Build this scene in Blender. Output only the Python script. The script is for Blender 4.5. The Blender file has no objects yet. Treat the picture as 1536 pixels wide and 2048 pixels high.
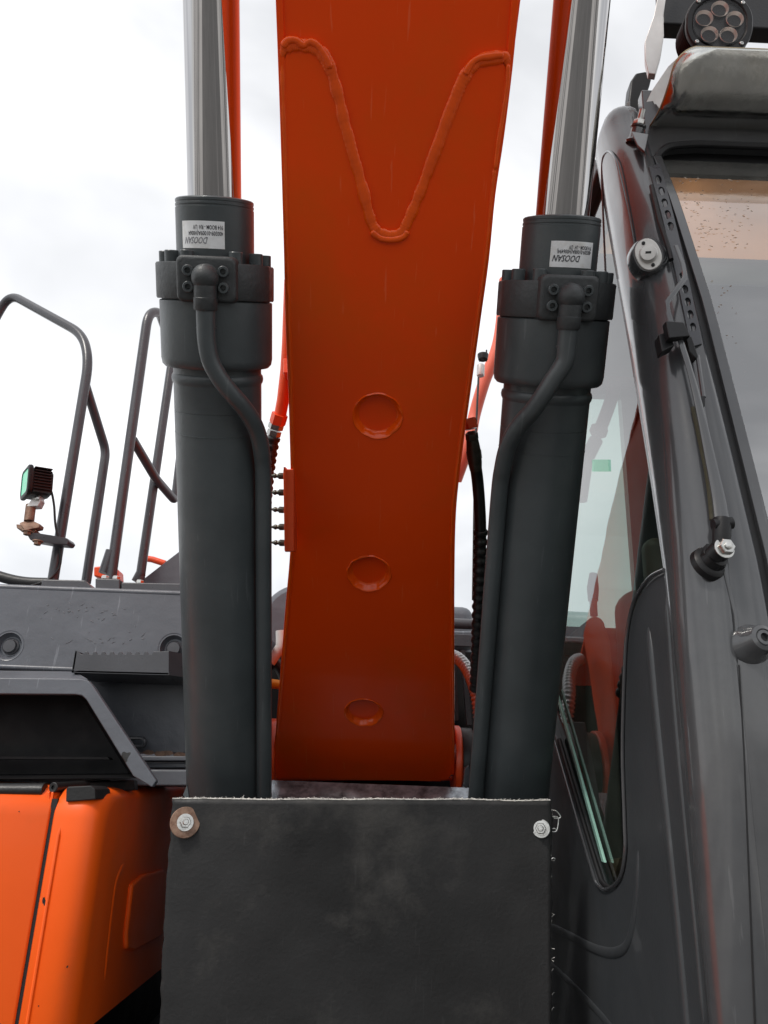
import bpy, bmesh, math, random
from mathutils import Vector as V, Matrix, noise
random.seed(7)
R = math.radians
sc = bpy.context.scene
# ------------------------------------------------------------------ camera
F = 1560.0; PITCH = R(20); ROLL = R(2.2)
fw = V((0, math.cos(PITCH), math.sin(PITCH)))
_u = V((0, -math.sin(PITCH), math.cos(PITCH))); _r = V((1, 0, 0))
rt = _r * math.cos(ROLL) + _u * math.sin(ROLL)
up = -_r * math.sin(ROLL) + _u * math.cos(ROLL)
cd = bpy.data.cameras.new('camera'); cam = bpy.data.objects.new('camera', cd)
sc.collection.objects.link(cam); sc.camera = cam
cam.matrix_world = Matrix((( rt.x, up.x, -fw.x, 0), (rt.y, up.y, -fw.y, 0), (rt.z, up.z, -fw.z, 0), (0, 0, 0, 1)))
cd.sensor_width = 36; cd.sensor_fit = 'VERTICAL'; cd.sensor_height = 36; cd.lens = F / 2048 * 36
cd.clip_start = 0.02; cd.clip_end = 2000
EYE = 1.65            # the ground lies this far below the eye; eye level is z = 0
# ------------------------------------------------------------------ sky and sun
SUN_DIR = V((-0.42, -0.50, 0.76)).normalized()
w = bpy.data.worlds.new('World'); sc.world = w; w.use_nodes = True
nt = w.node_tree; nt.nodes.clear()
N = nt.nodes.new; L = nt.links.new
out = N('ShaderNodeOutputWorld'); bg = N('ShaderNodeBackground'); sky = N('ShaderNodeTexSky')
sky.sky_type = 'NISHITA'; sky.sun_disc = False
sky.sun_elevation = math.asin(SUN_DIR.z); sky.sun_rotation = math.atan2(SUN_DIR.x, SUN_DIR.y)
tc = N('ShaderNodeTexCoord'); mp = N('ShaderNodeMapping'); mp.inputs['Scale'].default_value = (1.0, 1.0, 1.8); mp.inputs['Location'].default_value = (.35, .2, .15)
nz = N('ShaderNodeTexNoise'); nz.inputs['Scale'].default_value = 2.1; nz.inputs['Detail'].default_value = 5; nz.inputs['Roughness'].default_value = .48; nz.inputs['Distortion'].default_value = .3
cr = N('ShaderNodeValToRGB'); cr.color_ramp.elements[0].position = .40; cr.color_ramp.elements[1].position = .62
cr.color_ramp.elements[0].color = (5.1, 5.15, 5.25, 1); cr.color_ramp.elements[1].color = (7.9, 7.9, 7.95, 1)
mx = N('ShaderNodeMix'); mx.data_type = 'RGBA'; mx.inputs['Factor'].default_value = .9
L(tc.outputs['Generated'], mp.inputs['Vector']); L(mp.outputs[0], nz.inputs['Vector']); L(nz.outputs['Fac'], cr.inputs[0])
L(sky.outputs[0], mx.inputs['A']); L(cr.outputs[0], mx.inputs['B']); L(mx.outputs['Result'], bg.inputs[0]); L(bg.outputs[0], out.inputs[0])
bg.inputs[1].default_value = .12
sd = bpy.data.lights.new('sun', 'SUN'); sd.energy = 1.5; sd.angle = R(10); sd.color = (1, .95, .88)
so = bpy.data.objects.new('sun', sd); sc.collection.objects.link(so)
so.rotation_euler = SUN_DIR.to_track_quat('Z', 'Y').to_euler()
sc.view_settings.view_transform = 'Standard'; sc.view_settings.look = 'None'
sc.view_settings.exposure = 0.5; sc.view_settings.gamma = 1
sc.render.resolution_x = 768; sc.render.resolution_y = 1024
sc.cycles.max_bounces = 8; sc.cycles.transparent_max_bounces = 12

# ------------------------------------------------------------------ geometry helpers
def ray(px, py): return (px - 768) / F * rt + (1024 - py) / F * up + fw
def P(px, py, d): return ray(px, py) * d
def Q(px, py, **k):
    (a, v), = k.items(); q = ray(px, py); return q * (v / q['xyz'.index(a)])
def lerp(a, b, t): return a + (b - a) * t
def tab(t, z):
    if z <= t[0][0]: a, b = t[0], t[1]
    elif z >= t[-1][0]: a, b = t[-2], t[-1]
    else:
        for a, b in zip(t, t[1:]):
            if a[0] <= z <= b[0]: break
    k = (z - a[0]) / (b[0] - a[0]); return [lerp(p, q, k) for p, q in zip(a[1:], b[1:])]
def smooth_path(pts, n=8):
    pts = [V(p) for p in pts]; o = []
    for i in range(len(pts) - 1):
        p0 = pts[max(i - 1, 0)]; p1 = pts[i]; p2 = pts[i + 1]; p3 = pts[min(i + 2, len(pts) - 1)]
        for k in range(n):
            t = k / n
            o.append(.5 * ((2 * p1) + (p2 - p0) * t + (2 * p0 - 5 * p1 + 4 * p2 - p3) * t * t + (3 * p1 - p0 - 3 * p2 + p3) * t ** 3))
    o.append(pts[-1]); return o
def fillet(pts, r, n=8):
    pts = [V(p) for p in pts]; o = [pts[0]]
    for i in range(1, len(pts) - 1):
        a, b, c = pts[i - 1], pts[i], pts[i + 1]
        ra = min(r, (a - b).length * .48); rc = min(r, (c - b).length * .48)
        p = b + (a - b).normalized() * ra; q = b + (c - b).normalized() * rc
        for k in range(n + 1):
            t = k / n; o.append(p.lerp(b, t).lerp(b.lerp(q, t), t))
    o.append(pts[-1]); return o

class G:
    def __init__(s, M=None): s.v = []; s.f = []; s.M = M
    def add(s, vs, fs):
        k = len(s.v); s.v += [V(p) for p in vs]; s.f += [[i + k for i in f] for f in fs]; return s
    def hexa(s, p):   # p[0..3] one face loop, p[4..7] the opposite loop
        return s.add(p, [(0, 1, 2, 3), (7, 6, 5, 4), (0, 4, 5, 1), (1, 5, 6, 2), (2, 6, 7, 3), (3, 7, 4, 0)])
    def box(s, a, b):
        x0, y0, z0 = a; x1, y1, z1 = b
        return s.hexa([(x0, y0, z0), (x1, y0, z0), (x1, y1, z0), (x0, y1, z0), (x0, y0, z1), (x1, y0, z1), (x1, y1, z1), (x0, y1, z1)])
    def loft(s, rings, closed=True, caps=True):
        n = len(rings[0]); vs = [p for r_ in rings for p in r_]; fs = []
        for i in range(len(rings) - 1):
            for j in range(n if closed else n - 1):
                k = (j + 1) % n; fs.append((i * n + j, i * n + k, (i + 1) * n + k, (i + 1) * n + j))
        if caps and closed: fs += [tuple(range(n))[::-1], tuple((len(rings) - 1) * n + j for j in range(n))]
        return s.add(vs, fs)
    def tube(s, pts, r, n=14, caps=True, flat=1.0, flatdir=None):
        pts = [V(p) for p in pts]; rings = []
        t = (pts[1] - pts[0]).normalized(); a = V((0, 0, 1)) if abs(t.z) < .9 else V((1, 0, 0))
        if flatdir is not None: a = V(flatdir)
        nn = (a - t * a.dot(t)).normalized()
        for i, p in enumerate(pts):
            t = (pts[min(i + 1, len(pts) - 1)] - pts[max(i - 1, 0)]).normalized()
            if flatdir is not None: nn = V(flatdir)
            nn = (nn - t * nn.dot(t)).normalized(); b = t.cross(nn)
            rr = r(i / (len(pts) - 1), i) if callable(r) else r
            rings.append([p + nn * math.cos(q) * rr * flat + b * math.sin(q) * rr for q in [2 * math.pi * k / n for k in range(n)]])
        return s.loft(rings, True, caps)
    def lathe(s, prof, M=None, n=40, caps=True):   # prof (radius, z)
        M = M or Matrix.Identity(4)
        rings = [[M @ V((r_ * math.cos(2 * math.pi * k / n), r_ * math.sin(2 * math.pi * k / n), z)) for k in range(n)] for r_, z in prof]
        return s.loft(rings, True, caps)
    def slab(s, outline, vec, holes=()):
        vec = V(vec); bm = bmesh.new(); loops = []
        for lp in [outline] + list(holes):
            vs = [bm.verts.new(V(p)) for p in lp]; loops.append(vs)
            for a, b in zip(vs, vs[1:] + vs[:1]): bm.edges.new((a, b))
        bm.verts.index_update()
        if holes: bmesh.ops.triangle_fill(bm, use_beauty=True, use_dissolve=False, edges=bm.edges[:])
        else: bm.faces.new(loops[0])
        n = len(bm.verts); vs = [v.co.copy() for v in bm.verts]; fs = [[v.index for v in f.verts] for f in bm.faces]
        walls = []
        for lp in loops:
            ii = [v.index for v in lp]
            for a, b in zip(ii, ii[1:] + ii[:1]): walls.append((a, b, b + n, a + n))
        bm.free()
        return s.add(vs + [p + vec for p in vs], fs + [[i + n for i in f[::-1]] for f in fs] + walls)

wpos = {}
def tag(o, label=None, cat=None, group=None, kind=None):
    if label: o['label'] = label
    if cat: o['category'] = cat
    if group: o['group'] = group
    if kind: o['kind'] = kind
    return o
def thing(name, label, cat, loc, group=None):
    o = bpy.data.objects.new(name, None); sc.collection.objects.link(o); o.location = loc; o.empty_display_size = .05
    wpos[o.name] = V(loc); return tag(o, label, cat, group)
def mesh(name, g, mat, angle=35, origin=None):
    me = bpy.data.meshes.new(name); bm = bmesh.new()
    M = g.M
    vs = [bm.verts.new(M @ p if M else p) for p in g.v]
    for f in g.f:
        try: bm.faces.new([vs[i] for i in f])
        except ValueError: pass
    bmesh.ops.recalc_face_normals(bm, faces=bm.faces[:])
    bm.normal_update()
    xs = [v.co for v in bm.verts]
    c = origin if origin is not None else V([(min(p[i] for p in xs) + max(p[i] for p in xs)) / 2 for i in range(3)])
    for v in bm.verts: v.co -= c
    bm.to_mesh(me); bm.free()
    for p in me.polygons: p.use_smooth = True
    me.set_sharp_from_angle(angle=R(angle))
    me.materials.append(mat); return me, c
def obj(name, g, mat, parent=None, label=None, bevel=0, kind=None, angle=35, seg=2):
    me, c = mesh(name, g, mat, angle)
    o = bpy.data.objects.new(name, me); sc.collection.objects.link(o)
    wpos[o.name] = c
    if parent: o.parent = parent; o.location = c - wpos[parent.name]
    else: o.location = c
    if bevel:
        m = o.modifiers.new('bevel', 'BEVEL'); m.width = bevel; m.segments = seg; m.limit_method = 'ANGLE'; m.angle_limit = R(32); m.harden_normals = True
    if label: o['label'] = label
    if kind: o['kind'] = kind
    return o
def place(me, name, parent, Mw, label=None):      # shared mesh put at a world matrix
    o = bpy.data.objects.new(name, me); sc.collection.objects.link(o); o.parent = parent
    M = Mw.copy(); M.translation -= wpos[parent.name]; o.matrix_local = M; wpos[o.name] = Mw.translation.copy()
    if label: o['label'] = label
    return o
def frame(origin, z, x=None):
    z = V(z).normalized(); x = V(x) if x is not None else (V((1, 0, 0)) if abs(z.x) < .9 else V((0, 1, 0)))
    y = z.cross(x).normalized(); x = y.cross(z).normalized()
    M = Matrix.Identity(4)
    for i in range(3): M[i][0], M[i][1], M[i][2], M[i][3] = x[i], y[i], z[i], origin[i]
    return M
def hexprof(r_): return [(r_ * math.cos(R(60 * k)), r_ * math.sin(R(60 * k))) for k in range(6)]
def hexnut(g, M, r_, h, hole=True):
    ri = r_ * .52
    a = [M @ V((x, y, 0)) for x, y in hexprof(r_)]; m = [M @ V((x, y, h * .86)) for x, y in hexprof(r_)]
    b = [M @ V((x * .9, y * .9, h)) for x, y in hexprof(r_)]
    c = [M @ V((x * .52, y * .52, h)) for x, y in hexprof(r_)]
    g.loft([a, m, b] + ([c, [M @ V((x * .5, y * .5, h * .4)) for x, y in hexprof(r_)]] if hole else []))
def text_geo(txt, size, M3, bold=0):     # flat lettering; M3 maps (x, y) to a 3-D point
    cu = bpy.data.curves.new('t', 'FONT'); cu.body = txt; cu.size = size; cu.resolution_u = 2; cu.offset = bold
    o = bpy.data.objects.new('t', cu); sc.collection.objects.link(o); bpy.context.view_layer.update()
    ev = o.evaluated_get(bpy.context.evaluated_depsgraph_get()); me = ev.to_mesh(); g = G(); g.add([M3(v.co.x, v.co.y) for v in me.vertices], [list(p.vertices) for p in me.polygons])
    wdt = max([v.co.x for v in me.vertices] or [0]); ev.to_mesh_clear(); bpy.data.objects.remove(o); bpy.data.curves.remove(cu); return g, wdt

# ------------------------------------------------------------------ materials
def mat(name, col, rough=.4, metal=0, var=.12, vscale=6, bump=.0, bscale=60, coat=0, chips=0, chipcol=(.02, .02, .02), dirt_sheen=0, dirt_sheen_col=(.25, .22, .18),
        rvar=.12, scr=0, spec=.5, dscale=3.5, droop=None, orange_peel=0):
    m = bpy.data.materials.new(name); m.use_nodes = True; nt = m.node_tree; N = nt.nodes.new; L = nt.links.new
    b = nt.nodes['Principled BSDF']; b.inputs['Metallic'].default_value = metal; b.inputs['Specular IOR Level'].default_value = spec
    b.inputs['Coat Weight'].default_value = coat; b.inputs['Coat Roughness'].default_value = .08
    tc = N('ShaderNodeNewGeometry')
    def nz(scale, det=4, rg=.55, vec=None):
        n = N('ShaderNodeTexNoise'); n.inputs['Scale'].default_value = scale; n.inputs['Detail'].default_value = det; n.inputs['Roughness'].default_value = rg
        L(vec or tc.outputs['Position'], n.inputs['Vector']); return n.outputs['Fac']
    def mr(x, a, b_, c, d):
        n = N('ShaderNodeMapRange'); n.inputs[1].default_value = a; n.inputs[2].default_value = b_; n.inputs[3].default_value = c; n.inputs[4].default_value = d; L(x, n.inputs[0]); return n.outputs[0]
    def mixc(f, a, b_):
        n = N('ShaderNodeMix'); n.data_type = 'RGBA'
        L(f, n.inputs['Factor'])
        for s, x in (('A', a), ('B', b_)):
            if isinstance(x, tuple): n.inputs[s].default_value = (*x, 1)
            else: L(x, n.inputs[s])
        return n.outputs['Result']
    c0 = tuple(max(0, x * (1 - var)) for x in col); c1 = tuple(min(1, x * (1 + var)) for x in col)
    c = mixc(mr(nz(vscale), .3, .7, 0, 1), c0, c1)
    rr = mr(nz(vscale * 3.1, 5), .3, .7, max(0, rough - rvar * rough), rough + rvar * rough)
    if dirt_sheen:
        f = mr(nz(dscale, 8, .66), .5, .72, 0, dirt_sheen); c = mixc(f, c, dirt_sheen_col)
    if chips:
        f = mr(nz(17, 3, .5), .735 - chips, .74 - chips, 0, 1); c = mixc(f, c, chipcol)
    if scr:
        mp = N('ShaderNodeMapping'); mp.inputs['Rotation'].default_value = (.5, .7, .3); mp.inputs['Scale'].default_value = (60, 3, 5); L(tc.outputs['Position'], mp.inputs['Vector'])
        f = mr(nz(2.2, 3, .5, mp.outputs[0]), .68, .72, 0, scr); c = mixc(f, c, tuple(min(1, x * 2 + .12) for x in col))
    L(c, b.inputs['Base Color']); L(rr, b.inputs['Roughness'])
    hs = None
    if bump:
        bp = N('ShaderNodeBump'); bp.inputs['Strength'].default_value = bump; bp.inputs['Distance'].default_value = .002; L(nz(bscale, 4), bp.inputs['Height'])
        hs = bp.outputs[0]
    if orange_peel:
        bp = N('ShaderNodeBump'); bp.inputs['Strength'].default_value = orange_peel; bp.inputs['Distance'].default_value = .01; L(nz(9, 2), bp.inputs['Height'])
        if hs: L(hs, bp.inputs['Normal'])
        hs = bp.outputs[0]
    if hs: L(hs, b.inputs['Normal'])
    return m
M_BOOM = mat('orange_boom_paint', (1.0, .074, .0006), .34, var=.06, vscale=2.5, bump=.10, bscale=170, coat=.08, spec=.22, scr=.22, dirt_sheen=.4, dirt_sheen_col=(.58, .13, .002), dscale=1.5, orange_peel=.05)  # ochre blotches are a tan reflection on the boom, put into the colour
M_WELD = mat('painted_weld', (1.0, .10, .003), .2, var=.12, vscale=20, bump=.4, bscale=80, coat=.25, spec=.3)
M_OR = mat('orange_body_paint', (.99, .118, .006), .45, spec=.35, var=.06, vscale=3, bump=.08, bscale=140, coat=.1, dirt_sheen=.3, dirt_sheen_col=(.55, .13, .03), orange_peel=.08)
M_ORP = mat('orange_part_paint', (.85, .09, .02), .35, var=.1, vscale=12, bump=.2, bscale=90, chips=.02)
M_CYL = mat('matte_charcoal_paint', (.060, .070, .074), .36, var=.18, vscale=7, bump=.2, bscale=120, scr=.14, dirt_sheen=.22, dirt_sheen_col=(.095, .095, .09), orange_peel=.04)
M_CAST = mat('cast_charcoal_paint', (.036, .040, .042), .5, var=.2, vscale=18, bump=.7, bscale=90, dirt_sheen=.25, dirt_sheen_col=(.07, .07, .07))
M_PANEL = mat('grey_panel_paint', (.108, .117, .135), .38, var=.12, vscale=4, bump=.35, bscale=70, chips=.010, scr=.3, orange_peel=.45, dirt_sheen=.2, dirt_sheen_col=(.03, .03, .035))
M_RAIL = mat('rail_grey_paint', (.060, .062, .070), .3, var=.15, vscale=9, bump=.2, bscale=90, chips=.01, chipcol=(.2, .17, .15))
M_CAB = mat('glossy_cab_grey_paint', (.054, .056, .060), .24, var=.1, vscale=4, bump=.06, bscale=100, coat=.7, scr=.12, dirt_sheen=.35, dirt_sheen_col=(.11, .11, .11), orange_peel=.12)
M_SHELL = mat('cab_shell_plastic', (.040, .044, .048), .36, var=.1, vscale=4, bump=.12, bscale=160, scr=.12, orange_peel=.06, dirt_sheen=.2, dirt_sheen_col=(.08, .08, .08))
M_BLK = mat('black_plastic', (.008, .008, .009), .42, spec=.35, var=.2, bump=.2, bscale=150)
M_GASK = mat('black_gasket_rubber', (.006, .006, .007), .55, var=.2, bump=.2, bscale=100)
M_DARK = mat('black_undercoat', (.005, .005, .006), .6, spec=.2, var=.3, dirt_sheen=.3, dirt_sheen_col=(.05, .045, .04))
M_RUB = mat('worn_rubber_sheet', (.019, .019, .0195), .6, var=.45, vscale=3.0, bump=.4, bscale=130, orange_peel=.25, dirt_sheen=.8, dirt_sheen_col=(.060, .057, .053), scr=.05, dscale=5.5, rvar=.3, spec=.35)
M_FRAY = mat('white_fibre', (.75, .73, .68), .8)
M_STEEL = mat('zinc_steel', (.55, .55, .53), .3, metal=1, var=.15, vscale=60, bump=.3, bscale=200, dirt_sheen=.4, dirt_sheen_col=(.25, .2, .14), dscale=30)
M_RUST = mat('rusty_steel', (.27, .17, .12), .6, metal=.3, var=.4, vscale=40, bump=.6, bscale=150, dirt_sheen=1, dirt_sheen_col=(.12, .04, .02), dscale=30)
M_GALV = mat('stainless_sheet', (.58, .58, .55), .17, metal=1, var=.12, vscale=14, bump=.25, bscale=60, dirt_sheen=.3, dirt_sheen_col=(.42, .36, .25), dscale=11, rvar=.5, orange_peel=.25)
M_ALU = mat('pale_aluminium', (.62, .61, .59), .45, metal=.6, var=.1, vscale=15, bump=.2, bscale=80)
M_HOSE = mat('black_hose_rubber', (.014, .014, .014), .42, var=.3, bump=.4, bscale=110)
M_LABEL = mat('white_sticker', (.78, .79, .80), .35, var=.1, vscale=25, dirt_sheen=.5, dirt_sheen_col=(.42, .36, .27), dscale=22)
M_INK = mat('grey_ink', (.05, .05, .06), .5, var=.1)
M_INK2 = mat('faded_ink', (.22, .22, .24), .5, var=.5, vscale=60)
def translucent(name, col):
    m = bpy.data.materials.new(name); m.use_nodes = True; nt = m.node_tree; nt.nodes.clear(); N = nt.nodes.new; L = nt.links.new
    o = N('ShaderNodeOutputMaterial'); a = N('ShaderNodeBsdfTranslucent'); d = N('ShaderNodeBsdfDiffuse'); mx = N('ShaderNodeMixShader'); mx.inputs[0].default_value = .15
    geo = N('ShaderNodeNewGeometry'); n = N('ShaderNodeTexNoise'); n.inputs['Scale'].default_value = 6; n.inputs['Detail'].default_value = 3; L(geo.outputs['Position'], n.inputs['Vector'])
    c = N('ShaderNodeMix'); c.data_type = 'RGBA'; c.inputs['A'].default_value = (*[x * .85 for x in col], 1); c.inputs['B'].default_value = (*col, 1); L(n.outputs['Fac'], c.inputs['Factor'])
    L(c.outputs['Result'], a.inputs[0]); L(c.outputs['Result'], d.inputs[0]); L(a.outputs[0], mx.inputs[1]); L(d.outputs[0], mx.inputs[2]); L(mx.outputs[0], o.inputs[0]); return m
M_TAN = translucent('tan_blind_cloth', (1.0, .62, .40))
M_GRYBAR = translucent('grey_trim', (.30, .28, .25))
M_SEAT = mat('brown_grey_seat_cloth', (.10, .085, .07), .6, var=.25, vscale=10)
M_GREEN = mat('green_glass_edge', (.30, .52, .44), .2, var=.15, vscale=10)
M_LENSG = mat('green_lens', (.06, .80, .42), .3, var=.15, vscale=30, coat=.6)
M_YEL = mat('yellow_sleeve', (.75, .42, .02), .5)
M_WHITE = mat('white_plastic', (.6, .6, .58), .45, dirt_sheen=.3)
M_COND = mat('silver_conduit', (.45, .45, .45), .35, metal=.7)
M_WET = mat('worn_bare_steel', (.36, .39, .42), .2, metal=.5, var=.5, vscale=22, bump=.6, bscale=60, dirt_sheen=.9, dirt_sheen_col=(.02, .02, .02), dscale=18)
def chrome():
    m = mat('hard_chrome', (.50, .49, .49), .02, metal=1, var=.02, vscale=8, rvar=.3, dirt_sheen=.06, dirt_sheen_col=(.3, .27, .25))
    return m
M_CHR = chrome()
def glass(name, tint, f0=.06, power=5):
    m = bpy.data.materials.new(name); m.use_nodes = True; nt = m.node_tree; nt.nodes.clear(); N = nt.nodes.new; L = nt.links.new
    o = N('ShaderNodeOutputMaterial'); mx = N('ShaderNodeMixShader'); t = N('ShaderNodeBsdfTransparent'); g = N('ShaderNodeBsdfGlossy'); fr = N('ShaderNodeMath')
    t.inputs[0].default_value = (*tint, 1); g.inputs['Roughness'].default_value = .02; fr.operation = 'MULTIPLY_ADD'
    geo = N('ShaderNodeNewGeometry'); n = N('ShaderNodeTexNoise'); n.inputs['Scale'].default_value = 3; n.inputs['Detail'].default_value = 3
    bp = N('ShaderNodeBump'); bp.inputs['Strength'].default_value = .06; bp.inputs['Distance'].default_value = .01
    L(geo.outputs['Position'], n.inputs['Vector']); L(n.outputs['Fac'], bp.inputs['Height']); L(bp.outputs[0], g.inputs['Normal'])
    dt = N('ShaderNodeVectorMath'); dt.operation = 'DOT_PRODUCT'; L(geo.outputs['Incoming'], dt.inputs[0]); L(geo.outputs['Normal'], dt.inputs[1])
    ab = N('ShaderNodeMath'); ab.operation = 'ABSOLUTE'; L(dt.outputs['Value'], ab.inputs[0])
    iv = N('ShaderNodeMath'); iv.operation = 'SUBTRACT'; iv.inputs[0].default_value = 1; L(ab.outputs[0], iv.inputs[1])
    pw = N('ShaderNodeMath'); pw.operation = 'POWER'; pw.inputs[1].default_value = power; L(iv.outputs[0], pw.inputs[0])
    L(pw.outputs[0], fr.inputs[0]); fr.inputs[1].default_value = 1 - f0; fr.inputs[2].default_value = f0
    L(fr.outputs[0], mx.inputs[0]); L(t.outputs[0], mx.inputs[1]); L(g.outputs[0], mx.inputs[2]); L(mx.outputs[0], o.inputs[0]); return m
M_GL = glass('tinted_cab_glass', (.60, .72, .67), .08, 3.3); M_GLF = glass('front_cab_glass', (.82, .84, .82), .36); M_LENS = glass('clear_lens', (.95, .93, .92), .03)

# ------------------------------------------------------------------ ground
def ground_mat():
    m = mat('yard_concrete', (.38, .37, .355), .8, var=.2, vscale=.5, bump=.6, bscale=25, dirt_sheen=.2, dirt_sheen_col=(.16, .15, .14), dscale=.35)
    nt = m.node_tree; N = nt.nodes.new; L = nt.links.new; b = nt.nodes['Principled BSDF']; src = b.inputs['Base Color'].links[0].from_socket
    geo = N('ShaderNodeNewGeometry'); mp = N('ShaderNodeMapping'); mp.inputs['Scale'].default_value = (1.0, .07, 1); mp.inputs['Rotation'].default_value = (0, 0, .06); L(geo.outputs['Position'], mp.inputs['Vector'])
    n = N('ShaderNodeTexNoise'); n.inputs['Scale'].default_value = .24; n.inputs['Detail'].default_value = 1.2; L(mp.outputs[0], n.inputs['Vector'])
    r = N('ShaderNodeMapRange'); r.inputs[1].default_value = .475; r.inputs[2].default_value = .525; r.inputs[3].default_value = 0; r.inputs[4].default_value = .85; L(n.outputs['Fac'], r.inputs[0])
    mx = N('ShaderNodeMix'); mx.data_type = 'RGBA'; L(r.outputs[0], mx.inputs['Factor']); L(src, mx.inputs['A']); mx.inputs['B'].default_value = (.045, .044, .043, 1); L(mx.outputs['Result'], b.inputs['Base Color'])
    return m      # long dark streaks, added out of view to band the chrome rods' reflections
g = G().add([(-300, -300, -EYE), (300, -300, -EYE), (300, 300, -EYE), (-300, 300, -EYE)], [(0, 1, 2, 3)])
tag(obj('ground', g, ground_mat()), kind='structure')

# ================================================================== BOOM
bn = V((0, -.602, -.7985)).normalized()          # outward normal of the underside plate
bt = V((0, -.7985, .602)).normalized()           # up along the plate
BC = V((0, 1.552, .789))
def B(px, py, off=0.0):
    q = ray(px, py); n = bn; c = n.dot(BC) + off; return q * (c / n.dot(q))
boom = thing('excavator_boom', 'orange steel boom with V-shaped weld and three round plug welds, between two charcoal cylinders', 'excavator boom', (-.02, 2.53, .1))
V_in = [(1012, 135), (1003, 120), (962, 119), (942, 128), (924, 160), (901, 210), (872, 290), (842, 370), (822, 420), (808, 448), (800, 462), (785, 467), (765, 465), (750, 455),
        (738, 430), (718, 365), (700, 305), (682, 230), (667, 165), (652, 128), (635, 108), (610, 99), (585, 99), (572, 106)]
left_in = [(566, 130), (570, 276), (574, 448), (576, 520), (580, 650), (585, 800), (588, 945), (590, 1043), (586, 1110), (579, 1200), (567, 1350), (558, 1450), (551, 1540), (549, 1557)]
bot = [(700, 1560), (880, 1563), (896, 1559), (904, 1548), (906, 1534)]
right_in = [(903, 1350), (901, 1180), (901, 1050), (909, 960), (927, 815), (951, 650), (968, 520), (981, 390), (996, 276), (1009, 180)]
def circ(cx, cy, rad, n=36):     # true circle on the plate
    c = B(cx, cy); return [c + V((1, 0, 0)) * rad * math.cos(2 * math.pi * k / n) + bt * rad * math.sin(2 * math.pi * k / n) for k in range(n)]
plugs = [(755, 833), (738, 1147), (727, 1425)]
g = G().slab([B(*p) for p in V_in + left_in + bot + right_in], -bn * .014, [circ(x, y, .0535) for x, y in plugs])
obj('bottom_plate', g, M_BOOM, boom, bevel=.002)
topL, topR = B(551, 0), B(1038, 0)
g = G().slab([B(562, 112, -.004), B(578, 300, -.004), B(700, 520, -.004), B(850, 520, -.004), B(985, 300, -.004), B(1024, 135, -.004), topR + bt * 1.3 + V((.03, 0, 0)), topL + bt * 1.3 - V((.02, 0, 0))], -bn * .012)
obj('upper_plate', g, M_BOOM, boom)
def wob(p, a, s): return p + bn * (noise.noise(p * s) * a) + V((noise.noise(p * s + V((5, 1, 2))) * a, 0, 0)) + bt * noise.noise(p * s + V((1, 7, 2))) * a
def bead(name, px, r_, off=.0, flat=.6, a=.002, n=10):
    pts = [wob(p, a, 45) for p in smooth_path([B(x, y, off) for x, y in px], n)]
    rr = lambda t, i: r_ * (.92 + .16 * noise.noise(pts[i] * 35) + .022 * math.sin(i * 1.25) + .05 * math.sin(i * .31)) * (min(1, t * 18 + .3)) * min(1, (1 - t) * 18 + .3)
    obj(name, G().tube(pts, rr, 12, flat=flat, flatdir=bn), M_WELD, boom, angle=60)
vw = [(563, 112), (572, 95), (590, 88), (612, 92), (632, 98), (648, 112), (663, 145), (677, 195), (690, 250), (705, 305), (722, 365), (737, 425), (748, 455), (763, 468), (785, 472), (803, 466), (814, 446), (828, 415), (846, 370), (876, 290), (905, 210), (924, 165), (940, 138), (960, 122), (990, 116), (1010, 116), (1016, 132)]
bead('weld_bead', vw, .0115, .0, .38, .0008, 22)
bead('weld_bead', [(566, 96), (576, 82), (592, 80), (607, 90), (620, 84), (636, 92), (650, 112), (662, 140)], .0068, .002, .7, .0012)
bead('weld_bead', [(930, 150), (942, 128), (958, 117), (985, 112), (1008, 110)], .0066, .003, .7, .001)
bead('weld_bead', [(742, 462), (760, 476), (785, 479), (806, 474), (816, 462)], .0066, .002, .7, .001)
bead('weld_bead', [(1016, 128), (1015, 170), (1006, 230), (998, 276), (990, 340)], .0048, .001, .8, .0006)
bead('weld_bead', [(563, 118), (566, 190), (569, 276), (573, 448), (575, 520), (578, 650), (583, 800), (586, 945), (588, 1043), (583, 1120), (577, 1200), (565, 1350), (556, 1450), (550, 1540)], .0044, -.001, .8, .0009, 16)
bead('weld_bead', [(990, 330), (984, 390), (971, 520), (954, 650), (931, 815), (912, 960), (904, 1050), (904, 1180), (906, 1350), (907, 1530)], .0044, -.001, .8, .0009, 16)
# plug welds: a rough sloping wall down to a flat disc
for cx, cy in plugs:
    c = B(cx, cy); n = 48; rings = []
    for k, (rad, dep) in enumerate([(.0570, .0002), (.0550, .0026), (.0515, .0005), (.0475, -.009), (.0430, -.0145), (.0395, -.0155)]):
        ring = []
        for j in range(n):
            q = 2 * math.pi * j / n; jit = noise.noise(V((math.cos(q) * 3.3 + cx, math.sin(q) * 3.3, k * .25))) * (.0055 if k in (2, 3, 4) else .0026)
            ring.append(c + (V((1, 0, 0)) * math.cos(q) + bt * math.sin(q)) * (rad + jit) + bn * (dep + jit * .5))
        rings.append(ring)
    g = G().loft(rings, True, False); obj('plug_weld', g, M_WELD, boom, angle=70)
    g = G().slab([c - bn * .0148 + (V((1, 0, 0)) * math.cos(2 * math.pi * k / 32) + bt * math.sin(2 * math.pi * k / 32)) * .043 for k in range(32)], -bn * .004)
    obj('plug_disc', g, M_BOOM, boom)
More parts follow.
